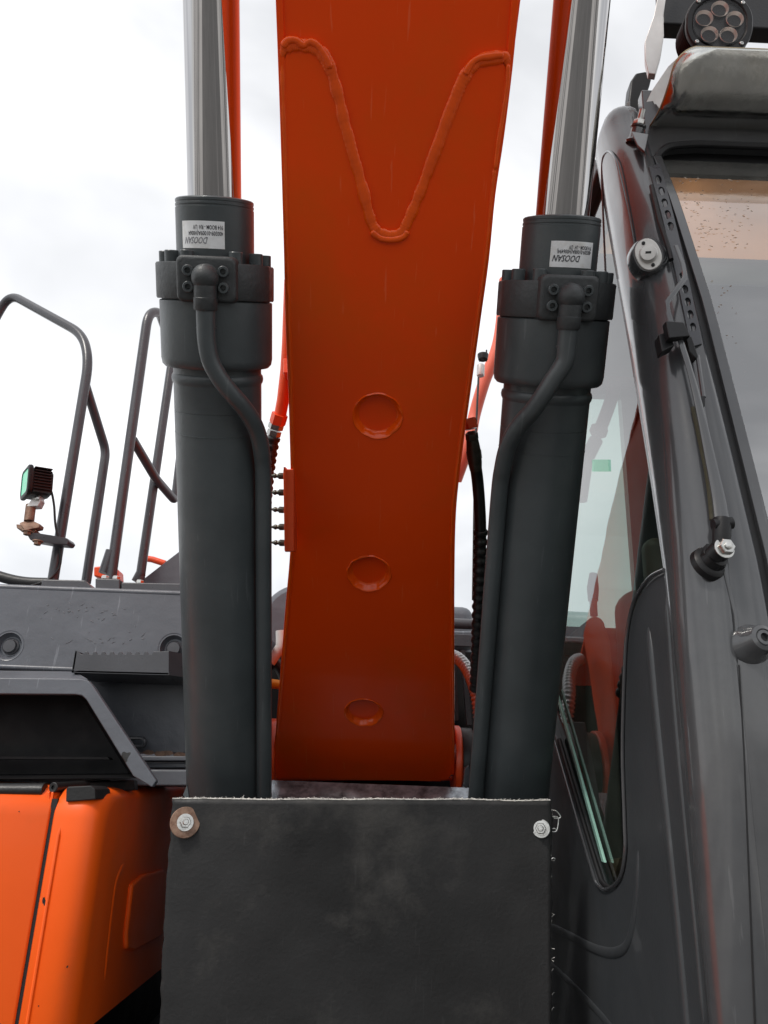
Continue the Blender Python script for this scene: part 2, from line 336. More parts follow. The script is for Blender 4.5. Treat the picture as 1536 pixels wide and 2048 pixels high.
# side plates
lo = [(551, 0), (556, 131), (561, 276), (566, 448), (568, 520), (571, 650), (577, 800), (581, 945), (583, 1043), (579, 1120), (572, 1200), (560, 1350), (552, 1450), (547, 1530), (545, 1560)]
ro_ = [(1038, 0), (1026, 131), (1008, 276), (991, 390), (978, 520), (960, 650), (937, 815), (918, 960), (911, 1050), (909, 1180), (909, 1350), (909, 1500), (909, 1550)]
for lst, sgn in ((lo, 1), (ro_, -1)):
    rings = []
    pts = [B(*lst[0], .001) + bt * 1.3 - V((.02 * sgn, 0, 0))] + smooth_path([B(x, y, .001) for x, y in lst], 4)
    for p in pts:
        e = V((.012 * sgn, 0, 0)); bk = p - bn * .66; bk.x = max(-.222, min(.186, bk.x)); rings.append([p, p + e, bk + e, bk])
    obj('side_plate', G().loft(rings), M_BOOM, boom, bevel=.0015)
bk0 = B(545, 1560, -.65); bk1 = topR + bt * 1.3 - bn * .65
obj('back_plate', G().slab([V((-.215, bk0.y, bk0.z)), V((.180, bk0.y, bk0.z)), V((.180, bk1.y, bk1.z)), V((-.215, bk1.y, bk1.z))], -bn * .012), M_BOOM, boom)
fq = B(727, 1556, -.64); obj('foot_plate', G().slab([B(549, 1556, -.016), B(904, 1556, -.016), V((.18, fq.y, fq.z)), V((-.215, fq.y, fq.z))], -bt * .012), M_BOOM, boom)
for x0, x1 in ((.246, .266), (-.345, -.300)):
    M = frame((x0, 2.56, .105), (1, 0, 0)); w_ = x1 - x0
    obj('pin_boss', G().lathe([(.05, 0), (.112, 0), (.114, .004), (.114, w_ - .004), (.110, w_), (.05, w_)], M, 56), M_ORP, boom)
obj('foot_pin', G().lathe([(.048, 0), (.048, .76)], frame((-.40, 2.58, .115), (1, 0, 0)), 40), M_STEEL, boom)
# manifold block with grease nipples on the left side plate
mb = [Q(566, 938, y=1.66), Q(588, 938, y=1.66), Q(588, 1104, y=1.76), Q(569, 1104, y=1.76)]
obj('grease_manifold', G().slab(mb, (0, .06, .02)), M_ORP, boom, bevel=.003)
obj('manifold_tab', G().slab([Q(567, 934, y=1.655), Q(571, 934, y=1.655), Q(571, 1100, y=1.755), Q(569, 1100, y=1.755)], (0, .07, .02)), M_ORP, boom)
gp, _ = mesh('grease_nipple', G().lathe([(.0072, 0), (.0078, .002), (.0078, .011), (.005, .013), (.0045, .017), (.0062, .019), (.0062, .022), (.003, .027), (.0022, .033), (.0005, .034)], None, 10), M_STEEL, origin=V((0, 0, 0)))
nn_mat = mat('dark_zinc_fitting', (.10, .095, .08), .4, metal=.7, var=.3, vscale=50); gp.materials[0] = nn_mat
for py in (952, 985, 1020, 1054, 1086):
    t = (py - 938) / 166
    place(gp, 'grease_nipple', boom, frame(Q(567 + 2 * t, py, y=1.69 + .1 * t), (-1, 0, .05 * random.uniform(-1, 1))))
# orange oil tube on the left flank
y0 = 1.72
obj('oil_tube', G().tube([Q(581, 560, y=1.5), Q(576, 690, y=1.58), Q(573, 740, y=1.6), Q(566, 800, y=1.64), Q(560, 832, y=1.66)], .0145, 16), M_ORP, boom)
obj('tube_clamp', G().slab([Q(566, 716, y=1.57), Q(585, 716, y=1.57), Q(585, 746, y=1.57), Q(566, 746, y=1.57)], (0, .05, 0)), M_ORP, boom, bevel=.003)
fit = frame(Q(560, 828, y=1.655), Q(553, 852, y=1.675) - Q(560, 828, y=1.655))
g = G(); hexnut(g, fit, .0195, .026); obj('tube_nut', g, M_ORP, boom)
# right flank
fr_ = frame(Q(938, 838, y=1.69), Q(946, 868, y=1.70) - Q(938, 838, y=1.69))
g = G(); hexnut(g, fr_, .017, .025); obj('tube_nut', g, M_ORP, boom)

# ================================================================== BOOM CYLINDERS
DIRC = V((0, -.57204, .82023)).normalized(); AX0 = V((-.35, 1.1975, 1.0548))
YB = V((0, DIRC.z, -DIRC.y)).normalized()     # local back direction, at right angles to the axis
def cylinder(cx, sgn, label, ds, sticker, side_bolts):
    root = V((cx, AX0.y, AX0.z)) - DIRC * (1.62 - ds)
    t = thing('boom_cylinder', label, 'hydraulic cylinder', root, 'boom lift cylinders on either side of the boom')
    M = Matrix.Identity(4); X = V((1, 0, 0))
    for i in range(3): M[i][0], M[i][1], M[i][2], M[i][3] = X[i], YB[i], DIRC[i], root[i]
    T = 1.62      # collar top sits here along the axis
    def lg(): return G(M)
    # rod
    obj('piston_rod', lg().lathe([(.0505, T - .3), (.0505, T - .002), (.0505, T + 1.5)], None, 96), M_CHR, t)
    # collar (gland) with rim grooves
    c0, c1 = T, T - .118
    obj('wiper_collar', lg().lathe([(.0512, c0 - .01), (.0512, c0 - .001), (.066, c0), (.0715, c0 - .001), (.0735, c0 - .003), (.0735, c0 - .007), (.0725, c0 - .008), (.0725, c0 - .010), (.0737, c0 - .011), (.0737, c0 - .014), (.0726, c0 - .015), (.0726, c0 - .017), (.0738, c0 - .018), (.0738, c1), (.05, c1)], None, 96), M_CYL, t)
    # flange: round with flattened flanks
    def fl(z, s=1.0, nn=96):
        ring = []
        for k in range(nn):
            q = 2 * math.pi * k / nn; rr = .1135 * s
            x = rr * math.cos(q); y = rr * math.sin(q); x = max(-.1085 * s, min(.1085 * s, x)); ring.append(V((x, y, z)))
        return ring
    f0 = c1; f1 = f0 - .066
    obj('flange', lg().loft([fl(f0, .985), fl(f0 - .003, 1), fl(f1 + .003, 1), fl(f1, .985)]), M_CAST, t)
    g1 = f1 - .0015; ge = g1 - .128
    obj('cylinder_head', lg().lathe([(.05, g1), (.1065, g1), (.1085, g1 - .002), (.1085, ge + .018), (.1065, ge + .007), (.101, ge + .001), (.093, ge), (.06, ge)], None, 96), M_CYL, t)
    obj('head_joint', lg().lathe([(.104, f1 + .004), (.104, g1 - .006)], None, 64), M_GASK, t)
    b1 = ge
    barrel = [(.060, b1 + .01), (.0865, b1 + .001), (.0865, b1 - .012), (.0895, b1 - .016), (.0905, b1 - .022), (.0895, b1 - .028), (.0872, b1 - .032), (.0868, b1 - .034), (.0868, b1 - .0845), (.0868, b1 - .085), (.0860, b1 - .0852), (.0860, b1 - .0868), (.0868, b1 - .087), (.0868, b1 - .0875), (.0868, b1 - .129), (.0868, b1 - .1295), (.0874, b1 - .1297), (.0874, b1 - .1310), (.0868, b1 - .1312), (.0868, b1 - .132), (.0868, .002), (.0868, .0), (.06, -.002)]
    obj('barrel', lg().lathe(barrel, None, 96), M_CYL, t)
    # eye at the foot
    Me = Matrix.Translation(M @ V((-.055, 0, -.06))) @ frame((0, 0, 0), (1, 0, 0))
    obj('foot_eye', G().lathe([(.04, 0), (.083, 0), (.085, .003), (.085, .107), (.083, .11), (.04, .11)], Me, 40), M_CAST, t)
    # flange screws
    sb, _ = mesh('flange_screw', G().lathe([(.0128, -.001), (.0128, .0195), (.0118, .0208), (.0072, .0208), (.0066, .012), (0.0001, .0118)], None, 20, False), M_CYL, origin=V((0, 0, 0)))
    for a in side_bolts:
        q = R(-90 + a * sgn)
        place(sb, 'flange_screw', t, M @ Matrix.Translation(V((.0935 * math.cos(q), .0935 * math.sin(q), f0))))
    # port block
    pc = R(-90 + (3.5 if sgn > 0 else 1.5)); out_ = V((math.cos(pc), math.sin(pc), 0)); tan = V((-math.sin(pc), math.cos(pc), 0)); zc = f0 - .030
    o0 = out_ * .108
    def blk(r_, w_, h_, rad, zz=zc):
        ring = []
        for (sx, sy) in ((1, 1), (-1, 1), (-1, -1), (1, -1)):
            for k in range(6):
                a0 = {(1, 1): 0, (-1, 1): 90, (-1, -1): 180, (1, -1): 270}[(sx, sy)]; q = R(a0 + k * 18)
                x = sx * (w_ - rad) + rad * math.cos(q); y = sy * (h_ - rad) + rad * math.sin(q)
                if sy > 0: y += .006 * max(0, 1 - abs(x) / w_ * 1.3)
                ring.append(out_ * r_ + tan * x + V((0, 0, zz + y)))
        return ring
    obj('port_block', lg().loft([blk(.085, .057, .042, .012), blk(.111, .054, .0405, .012), blk(.115, .051, .038, .012), blk(.116, .047, .034, .01)]), M_CAST, t, angle=50)
    ss, _ = mesh('socket_screw', G().lathe([(.0098, 0), (.0100, .009), (.009, .0102), (.0055, .0104), (.0052, .003), (.0001, .003)], None, 20, False), M_CYL, origin=V((0, 0, 0)))
    hx, _ = mesh('socket_hole', G().lathe([(.0051, 0), (.0051, .0035), (.0001, .0035)], None, 6, False), M_GASK, origin=V((0, 0, 0)))
    for sx in (-1, 1):
        for dz in (.014, -.0145):
            Ms = M @ frame(out_ * .1155 + tan * sx * .0315 + V((0, 0, zc + dz)), out_)
            s_ = place(ss, 'socket_screw', t, Ms); place(hx, 'socket_hole', s_, Ms)
    # elbow dome and pipe cuff
    base = out_ * .128 + V((0, 0, zc))
    obj('elbow_dome', lg().lathe([(.026, -.020)] + [(.0245 * math.cos(R(a)), .0245 * math.sin(R(a))) for a in range(0, 91, 10)], frame(base + V((0, 0, .002)), out_), 40), M_CAST, t, angle=60)
    cuff = [(.0195, 0), (.0205, -.01), (.0205, -.030), (.0215, -.031), (.0215, -.050), (.0195, -.053), (.0165, -.053)]
    obj('pipe_cuff', lg().lathe([(r_, z) for r_, z in cuff], Matrix.Translation(base + V((0, 0, -.002))), 32), M_CAST, t)
    p0 = base + V((0, 0, -.05)); s = sgn
    kx = 1.0 if sgn > 0 else .90; ky = 0.0 if sgn > 0 else -.016
    pp = [p0, p0 + V((0, .0, -.03)), p0 + V((s * .001, .0, -.062)), V((s * .015, -.127, p0.z - .095)), V((s * .032, -.124, p0.z - .128)), V((s * .051 * kx, -.116, p0.z - .155)),
          V((s * .069 * kx, -.103, p0.z - .180)), V((s * .083 * kx, -.088 + ky * .3, p0.z - .206)), V((s * .092 * kx, -.071 + ky * .6, p0.z - .236)), V((s * .0965 * kx, -.055 + ky, p0.z - .275)), V((s * .098 * kx, -.044 + ky, p0.z - .33)),
          V((s * .098 * kx, -.042 + ky, p0.z - .5)), V((s * .098 * kx, -.042 + ky, p0.z - 1.0)), V((s * .098 * kx, -.042 + ky, .03))]
    pts = smooth_path(pp, 10)
    obj('oil_pipe', lg().tube(pts, lambda u_, i: .0168 + .0010 * max(0, 1 - i / 30), 24), M_CYL, t, angle=60)
    obj('pipe_ring', lg().tube([p0 + V((0, .003, -.034)), p0 + V((0, .003, -.037))], .0187, 24), M_CYL, t)
    # sticker wrapped on the collar, lettering upside down
    th0, z0, wd, ht, lines = sticker
    def wrap(x, z, rr=.0742): q = R(-90) + th0 + x / .0738; return V((rr * math.cos(q), rr * math.sin(q), z))
    n = 16; rings = [[wrap(lerp(-wd / 2, wd / 2, k / n), zz, rr) for k in range(n + 1)] for zz, rr in ((z0, .0741), (z0 + ht, .0741))]
    lab = obj('maker_sticker', lg().loft(rings, False, False), M_LABEL, t)
    for txt, size, x, z, tw_, mt, sh_ in lines:      # rotated half a turn: x runs left, z runs down
        _, w0 = text_geo(txt, size, lambda a, b: V((a, b, 0)), 0)
        g_, _w = text_geo(txt, size, lambda a, b, x=x, z=z, k=tw_ / w0, sh_=sh_: wrap(wd / 2 - x - a * k - b * sh_, z0 + z - b, .0745), size * .018)
        g_.M = M; obj('lettering', g_, mt, lab)
    return t
# sticker: angle, bottom height, width, height, lines of (text, size, x from the right edge, height of baseline top)
T_ = 1.62
h0 = T_ - .098
cylinder(-.345, 1, 'left charcoal boom cylinder with bluish sticker on its collar, pipe curving down its right side', 0.0,
         (R(-8), T_ - .0925, .086, .048, [('914 BOOM - RH  L/V', .0105, .003, .0405, .0555, M_INK, 0), ('400309-01009A(H0064', .0105, .003, .0300, .066, M_INK, 0), ('DOOSAN', .0165, .030, .0195, .046, M_INK2, .25)]),
         (-76, -47, -21, 35, 65, 95, 124, 153, 182, 211, 240))
cylinder(.318, -1, 'right charcoal boom cylinder with yellowed sticker on its collar, pipe curving down its left side', -.009,
         (R(10), T_ - .0925, .086, .046, [('914 BOOM - LH  L/V', .0095, .005, .0385, .048, M_INK, 0), ('400309-01008A(H006494)', .0100, .005, .0310, .069, M_INK, 0), ('DOOSAN', .0160, .029, .0210, .050, M_INK, .25)]),
         (-76, -48, -25, 31, 61, 93, 124, 153, 182, 211, 240))

# ================================================================== OPERATOR CAB
XS = .57
cab = thing('operator_cab', 'dark grey operator cab at the right with sloping front pillar, rounded side window and wiper', 'excavator cab', (1.1, 2.2, -1.2))
PT = [(-1.2, 1.47, 1.44, .76), (-.4, 1.49, 1.415, .75), (.1, 1.495, 1.39, .735), (.43, 1.508, 1.378, .712), (.66, 1.54, 1.385, .692), (1.02, 1.604, 1.42, .672), (1.37, 1.675, 1.49, .656), (1.6, 1.72, 1.555, .645), (1.83, 1.765, 1.63, .635)]
def psec(z, k=1.0):
    yb, yf, xg = tab(PT, z); xl = XS - .004
    pts = [(xl + .045, yb + .006), (xl + .004, yb + .004), (xl, yb - .004), (xl - .003, (yb + yf) / 2 + .03), (xl - .001, yf + .055), (xl + .006, yf + .034), (xl + .017, yf + .017), (xl + .032, yf + .006), (xl + .050, yf + .0), (xl + .068, yf - .001), (xl + .074, yf + .003), (xl + .080, yf + .001)]
    x1 = xg - .014
    pts += [(lerp(xl + .080, x1, .5), yf - .002), (x1 - .006, yf + .001), (x1, yf + .006), (x1, yf + .04), (xl + .06, yf + .075)]
    return [V((x, y, z)) for x, y in pts]
rings = []
for i in range(60):
    z = -1.2 + (1.74 + 1.2) * i / 59; rings.append(psec(z))
c = sum(psec(1.74), V()) / 17
for k in range(1, 9):
    q = k / 8 * math.pi / 2; z = 1.74 + .075 * math.sin(q); s = .12 + .88 * math.cos(q) ** .7 if k < 8 else .12
    cc = c + V((0, .012 * k / 8, z - 1.74)); rings.append([cc + (p - V((0, 0, z)) - V((c.x, c.y + (tab(PT, z)[1] - tab(PT, 1.74)[1]), 0))) * s for p in psec(z)])
pil = obj('front_pillar', G().loft(rings), M_CAB, cab, angle=50)
# teardrop swage at the pillar head
yb = lambda z: tab(PT, z)[0]; yf = lambda z: tab(PT, z)[1]; xg = lambda z: tab(PT, z)[2]
def side(px, py, off=0): return Q(px, py, x=XS - off)
tear = smooth_path([side(1212, 560, .004), side(1206, 420, .005), side(1204, 330, .006), side(1214, 303, .006), side(1228, 312, .006), side(1240, 350, .005), side(1262, 450, .004), side(1280, 560, .003)], 8)
obj('swage_line', G().tube(tear, .0028, 8), M_CAB, pil)
# side shell with window cut-out
wb = [(1330, 1140), (1300, 1157), (1272, 1198), (1257, 1258), (1251, 1340), (1247, 1500), (1251, 1640), (1252, 1705), (1241, 1757), (1216, 1779), (1197, 1770), (1186, 1742), (1150, 1620), (1110, 1480)]
bnd = smooth_path([side(*p) for p in wb], 5)
outl = [V((XS, 1.466, -1.2)), V((XS, 1.466, .44))] + bnd + [V((XS, 3.0, .5)), V((XS, 3.12, .5)), V((XS, 3.12, -1.2))]
shell = obj('side_shell', G().slab(outl, (.05, 0, 0)), M_SHELL, cab, bevel=.012, seg=4, angle=60)
obj('shell_lip', G().tube([p + V((-.002, 0, 0)) for p in bnd], .0045, 10), M_CAB, shell)
obj('window_seal', G().tube([p + V((.016, .0, 0)) + (V((0, 2.2, .4)) - p).normalized() * .004 for p in bnd] , .007, 10), M_GASK, cab)
# raised ribs pressed in the shell
def rib(name, px, r_, off=.0, flat=.4):
    pts = smooth_path([side(*p) for p in px], 8)
    obj(name, G().tube([p - V((off, 0, 0)) for p in pts], lambda t, i: r_ * min(1, .25 + t * 10) * min(1, .25 + (1 - t) * 10), 14, flat=flat, flatdir=(1, 0, 0)), M_SHELL, shell, angle=80)
rib('pressed_rib', [(1297, 1255), (1312, 1420), (1334, 1640), (1356, 1860), (1374, 2060), (1384, 2200)], .016, -.001, .5)
rib('pressed_rib', [(1332, 1190), (1347, 1400), (1368, 1640), (1390, 1860), (1408, 2060)], .009, -.001, .55)
rib('pressed_rib', [(1098, 1850), (1140, 1872), (1190, 1898), (1232, 1905), (1258, 1880), (1272, 1800), (1276, 1700)], .012, -.001, .5)
rib('pressed_rib', [(1098, 1925), (1150, 1975), (1210, 2040), (1270, 2120)], .010, -.001, .5)
obj('seam_gap', G().tube([V((XS - .001, 1.4655, .44)), V((XS - .001, 1.4655, 0)), V((XS - .001, 1.4655, -1.2))], .0035, 8), M_GASK, cab)
# rear post, top rail, roof, floor, far side
obj('rear_post', G().box((XS, 3.02, .48), (XS + .07, 3.12, 1.74)), M_SHELL, cab, bevel=.012)
obj('top_rail', G().slab([V((XS, 1.74, 1.70)), V((XS, 3.12, 1.70)), V((XS, 3.12, 1.79)), V((XS, 1.80, 1.79))], (.06, 0, 0)), M_SHELL, cab, bevel=.012)
x0, x1 = XS + .06, 1.70
obj('roof', G().slab([V((x0, 1.70, 1.745)), V((x1, 1.70, 1.745)), V((x1, 3.12, 1.745)), V((x0, 3.12, 1.745))], (0, 0, .075), [[V((.69, 1.80, 1.745)), V((1.52, 1.80, 1.745)), V((1.52, 2.31, 1.745)), V((.69, 2.31, 1.745))]]), M_SHELL, cab)
hatch = obj('roof_hatch', G().add([V((.68, 1.79, 1.815)), V((1.53, 1.79, 1.815)), V((1.53, 2.32, 1.815)), V((.68, 2.32, 1.815))], [(0, 1, 2, 3)]), M_GL, cab)
obj('cab_floor', G().box((XS + .05, 1.5, -1.0), (1.62, 3.1, -.85)), M_DARK, cab)
obj('rear_wall', G().slab([V((.62, 3.06, -1.0)), V((1.72, 3.06, -1.0)), V((1.72, 3.06, 1.80)), V((.62, 3.06, 1.80))], (0, .05, 0), [[V((.70, 3.06, .66)), V((1.03, 3.06, .66)), V((1.03, 3.06, 1.71)), V((.70, 3.06, 1.71))]]), M_SHELL, cab)
obj('far_wall', G().slab([V((1.66, 1.6, -1.0)), V((1.66, 3.06, -1.0)), V((1.66, 3.07, 1.78)), V((1.66, 1.7, 1.78))], (.05, 0, 0)), M_SHELL, cab)
obj('rear_glass', G().add([V((.69, 3.075, .65)), V((1.04, 3.075, .65)), V((1.04, 3.075, 1.72)), V((.69, 3.075, 1.72))], [(0, 1, 2, 3)]), M_GL, cab)
# side glass and the green pane edge
sg = [V((XS + .025, yb(.45) - .0, .44)), V((XS + .025, yb(1.0), 1.0)), V((XS + .025, yb(1.7), 1.72)), V((XS + .025, 3.04, 1.72)), V((XS + .025, 3.04, .45)), V((XS + .025, 2.60, .18)), V((XS + .025, 2.20, -.20)), V((XS + .025, 2.05, -.22)), V((XS + .025, 1.86, -.12)), V((XS + .025, 1.77, .35))]
obj('side_glass', G().add(sg, [tuple(range(len(sg)))]), M_GL, cab)
e0, e1 = Q(1108, 1380, x=XS + .012), Q(1203, 1724, x=XS + .012)
dd = V((0, -.022, .0)); obj('pane_edge', G().hexa([e0, e0 + dd, e1 + dd * 1.1, e1, e0 + V((.008, 0, 0)), e0 + dd + V((.008, 0, 0)), e1 + dd + V((.008, 0, 0)), e1 + V((.008, 0, 0))]), M_GREEN, cab, bevel=.002)
k0 = Q(1205, 1722, x=XS + .04); obj('pane_stop', G().slab([Q(1202, 1722, x=XS + .05), Q(1240, 1715, x=XS + .05), Q(1222, 1768, x=XS + .05)], (.02, 0, 0)), M_RUST, cab, bevel=.002)
# warning sticker low on the glass
obj('glass_sticker', G().slab([Q(1184, 919, x=XS + .022), Q(1217, 919, x=XS + .022), Q(1218, 943, x=XS + .022), Q(1184, 943, x=XS + .022)], (.001, 0, 0)), glass('pale_green_sticker', (.50, .80, .66), .03), cab)
# inside: seat, console, lever
def rbox(name, a, b, m, par, bev=.04): return obj(name, G().box(a, b), m, par, bevel=bev, seg=5, angle=60)
def assembly(name, loc):
    o = bpy.data.objects.new(name, None); sc.collection.objects.link(o); o.parent = cab; o.location = V(loc) - wpos[cab.name]; wpos[o.name] = V(loc); return o
seat = assembly('operator_seat', (1.05, 2.5, -.85))
rbox('backrest', (.84, 2.62, .05), (1.28, 2.80, .72), M_SEAT, seat, .07)
rbox('headrest', (.95, 2.66, .74), (1.17, 2.76, .92), M_SEAT, seat, .04)
rbox('cushion', (.84, 2.15, -.2), (1.28, 2.70, .04), M_SEAT, seat, .06)
rbox('seat_base', (.90, 2.2, -.85), (1.22, 2.62, -.2), M_DARK, seat, .02)
con = assembly('control_console', (.72, 2.3, -.85))
cb = [Q(1160, 1560, y=2.35), Q(1235, 1560, y=2.35), Q(1236, 1420, y=2.35), Q(1222, 1280, y=2.35), Q(1208, 1235, y=2.35), Q(1185, 1228, y=2.35), Q(1168, 1260, y=2.35)]
cb[0].z = -.85; cb[1].z = -.85
obj('console_body', G().slab(cb, (0, .35, 0)), M_SEAT, con, bevel=.02, seg=4)
lv = Q(1188, 1232, y=2.38)
obj('lever', G().tube([lv, lv + V((.0, 0, .05))], .012, 12), M_BLK, con); obj('lever_grip', G().tube([lv + V((0, 0, .05)), lv + V((.004, .01, .09)), lv + V((.01, .015, .14))], lambda t, i: [.016, .019, .013][i], 12), M_BLK, con)
# ---- front glass, frames
zz = [-.3, .0, .3, .6, .9, 1.2, 1.4, 1.52]
fy = lambda z: yf(z) + .020
def front_strip(name, x0, x1, y0, y1, m, z0=-.5, z1=1.56, n=24, par=None, bev=0):
    rings = []
    for i in range(n + 1):
        z = lerp(z0, z1, i / n); a, b = xg(z) + x0, xg(z) + x1
        rings.append([V((a, yf(z) + y0, z)), V((b, yf(z) + y0, z)), V((b, yf(z) + y1, z)), V((a, yf(z) + y1, z))])
    return obj(name, G().loft(rings), m, par or cab, bevel=bev)
front_strip('pillar_gasket', -.016, .006, .016, .045, M_GASK)
wf = front_strip('window_frame', .004, .026, .006, .03, M_CAB, bev=.002)
rings = [[V((xg(z) + .015, fy(z), z)), V((1.60, fy(z), z))] for z in [lerp(-.5, 1.56, i / 16) for i in range(17)]]
obj('front_glass', G().loft(rings, False, False), M_GLF, cab, angle=60)
obj('front_lower_panel', G().box((.72, 1.43, -1.2), (1.66, 1.50, -.5)), M_CAB, cab, bevel=.02)
obj('far_pillar', G().loft([[V((1.60, yf(z), z)), V((1.68, yf(z) + .02, z)), V((1.68, yf(z) + .12, z)), V((1.60, yf(z) + .06, z))] for z in [lerp(-.5, 1.8, i / 10) for i in range(11)]]), M_CAB, cab)
# header over the window: rounded corner
hz0 = Q(1420, 292, y=1.56).z; hz1 = 1.80
def HY(px, py): return Q(px, py, y=1.565)
hd = [HY(1290, 262), HY(1300, 300), HY(1325, 372), HY(1330, 360)] 
inner = smooth_path([HY(1336, 400), HY(1318, 345), HY(1312, 322), HY(1322, 303), HY(1345, 292), HY(1400, 288)], 6)
hp = inner + [V((1.62, 1.565, inner[-1].z)), V((1.62, 1.565, 1.80)), V((.645, 1.565, 1.80)), V((.640, 1.565, 1.60)), HY(1322, 400)]
obj('window_header', G().slab(hp, (0, .035, 0)), M_CAB, cab, bevel=.004)
obj('header_gasket', G().tube(inner + [V((1.6, 1.565, inner[-1].z))], .009, 10), M_GASK, cab)
obj('header_band', G().box((.66, 1.60, Q(1420, 349, y=1.6).z), (1.6, 1.615, 1.66)), M_GASK, cab)
# things seen through the front glass
obj('tan_blind', G().slab([V((.685, 1.795, 1.76)), V((1.52, 1.795, 1.76)), V((1.52, 2.19, 1.76)), V((.685, 2.19, 1.76))], (0, 0, .003)), M_TAN, cab)
obj('blind_bar', G().slab([V((.685, 2.18, 1.742)), V((1.52, 2.18, 1.742)), V((1.52, 2.30, 1.742)), V((.685, 2.30, 1.742))], (0, 0, .015)), M_GRYBAR, cab)
# raindrops
g = G(); rnd = random.Random(3)
for i in range(230):
    px = rnd.uniform(1335, 1536); py = rnd.uniform(352, 500) if i < 120 else rnd.uniform(560, 1250)
    if i >= 120: px = rnd.triangular(1400, 1536, 1420 + (py - 560) * .16)
    z = Q(px, py, y=1.45).z; yy = tab(PT, z)[1] + .0195; p = Q(px, py, y=yy)
    if p.x < xg(z) + .03 or px > 1505: continue
    s = rnd.uniform(.0009, .0022) * (1 if i < 120 else .7)
    g.lathe([(s, 0), (s * .8, s * .4), (s * .3, s * .62), (s * .01, s * .65)], frame(p, (0, -1, 0), (1, 0, rnd.uniform(-.5, .5))) @ Matrix.Diagonal((1.5 + rnd.random(), .7, 1, 1)), 7)
M_DROP = bpy.data.materials.new('water_drop'); M_DROP.use_nodes = True; b_ = M_DROP.node_tree.nodes['Principled BSDF']; b_.inputs['Transmission Weight'].default_value = 1; b_.inputs['Roughness'].default_value = .02; b_.inputs['IOR'].default_value = 1.33; b_.inputs['Base Color'].default_value = (.45, .36, .28, 1)
obj('raindrops', g, M_DROP, cab, kind='stuff')
# slotted vent strip beside the window
def PF(px, py, off=.0):      # point on the curved front face of the pillar, a little proud of it
    p = Q(px, py, y=1.45)
    for _ in range(6): p = Q(px, py, y=tab(PT, p.z)[1] - off)
    return p
a0, a1 = (1300, 312), (1408, 700)
def sp(t, u_): # along, across (px)
    cx_ = lerp(1309, 1393, t) + 4 * math.sin(t * 3.14); cy_ = lerp(330, 690, t); return PF(cx_ + u_ * 11, cy_ - u_ * 3, .004)
strip = [sp(k / 12, -1) for k in range(13)] + [sp(k / 12, 1) for k in range(12, -1, -1)]
holes = []
for t in [.08, .145, .21, .275, .34, .62, .69, .76, .83, .90]:
    h_ = .025; holes.append([sp(t + h_ * math.cos(q), .58 * math.sin(q)) for q in [2 * math.pi * k / 10 for k in range(10)]])
obj('slotted_strip', G().slab(strip, (0, .006, 0), holes), M_RAIL, cab)
obj('strip_backing', G().slab([sp(k / 12, -1.25) + V((0, .008, 0)) for k in range(13)] + [sp(k / 12, 1.2) + V((0, .008, 0)) for k in range(12, -1, -1)], (0, .006, 0)), M_GASK, cab)
# latch plate on its boss
bc = PF(1296, 514, .0); ax = V((-.30, -.88, -.36)).normalized(); Mb = frame(bc, ax, (1, 0, 0))
def oval(Mx, a, b, z, n=32, rot=R(28)):
    o = []
    for k in range(n):
        q = 2 * math.pi * k / n; c_, s_ = math.cos(q), math.sin(q)
        rr = 1 / ((abs(c_) / a) ** 2.3 + (abs(s_) / b) ** 2.3) ** (1 / 2.3); x, y = rr * c_, rr * s_
        o.append(Mx @ V((x * math.cos(rot) - y * math.sin(rot), x * math.sin(rot) + y * math.cos(rot), z)))
    return o
RO = R(115)
obj('latch_boss', G().loft([oval(Mb, .048, .044, -.03, rot=RO), oval(Mb, .044, .038, .0, rot=RO), oval(Mb, .040, .032, .014, rot=RO), oval(Mb, .038, .030, .019, rot=RO)]), M_CAB, cab, angle=60)
lp_ = obj('latch_plate', G().loft([oval(Mb, .036, .026, .019, rot=RO), oval(Mb, .036, .026, .0215, rot=RO), oval(Mb, .035, .025, .0225, rot=RO)]), M_ALU, cab)
obj('striker_button', G().lathe([(.020, .0225), (.020, .026), (.0185, .0275), (.0175, .034), (.0165, .0355), (.005, .036)], Mb, 32), M_ALU, lp_)
obj('button_slot', G().box((-.006, -.002, .0355), (.006, .003, .0368)), M_GASK, lp_).data.transform(Matrix.Identity(4))
_o = bpy.data.objects['button_slot']; _o.location = (Mb @ V((0, 0, .036))) - wpos[lp_.name]; _o.rotation_euler = Mb.to_euler()
for s_ in (-1, 1): obj('plate_screw', G().lathe([(.004, .0225), (.004, .0245), (.002, .025)], Mb @ Matrix.Translation((s_ * .027 * math.cos(RO), s_ * .027 * math.sin(RO), 0)), 12), M_GASK, lp_)
# upper pillar bolt clamp
bc = PF(1268, 268, .0); Mh = frame(bc + V((0, -.01, -.02)), V((.18, -.45, .88)))
obj('clamp_bush', G().lathe([(.022, -.018), (.024, -.012), (.018, -.004), (.0165, .02), (.020, .024), (.020, .028)], Mh, 28), M_CAB, cab)
g = G(); hexnut(g, Mh @ Matrix.Translation((0, 0, .028)), .0155, .014, False); nb = obj('clamp_bolt', g, M_STEEL, cab)
obj('bolt_shank', G().tube([Mh @ V((0, 0, .04)), Mh @ V((0, 0, .068))], .008, 12), M_STEEL, nb)
obj('clamp_plate', G().slab([PF(1262, 262, .03), PF(1298, 268, .03), PF(1290, 304, .03), PF(1275, 290, .03)], (0.004, .012, .002)), M_CAB, cab, bevel=.002)
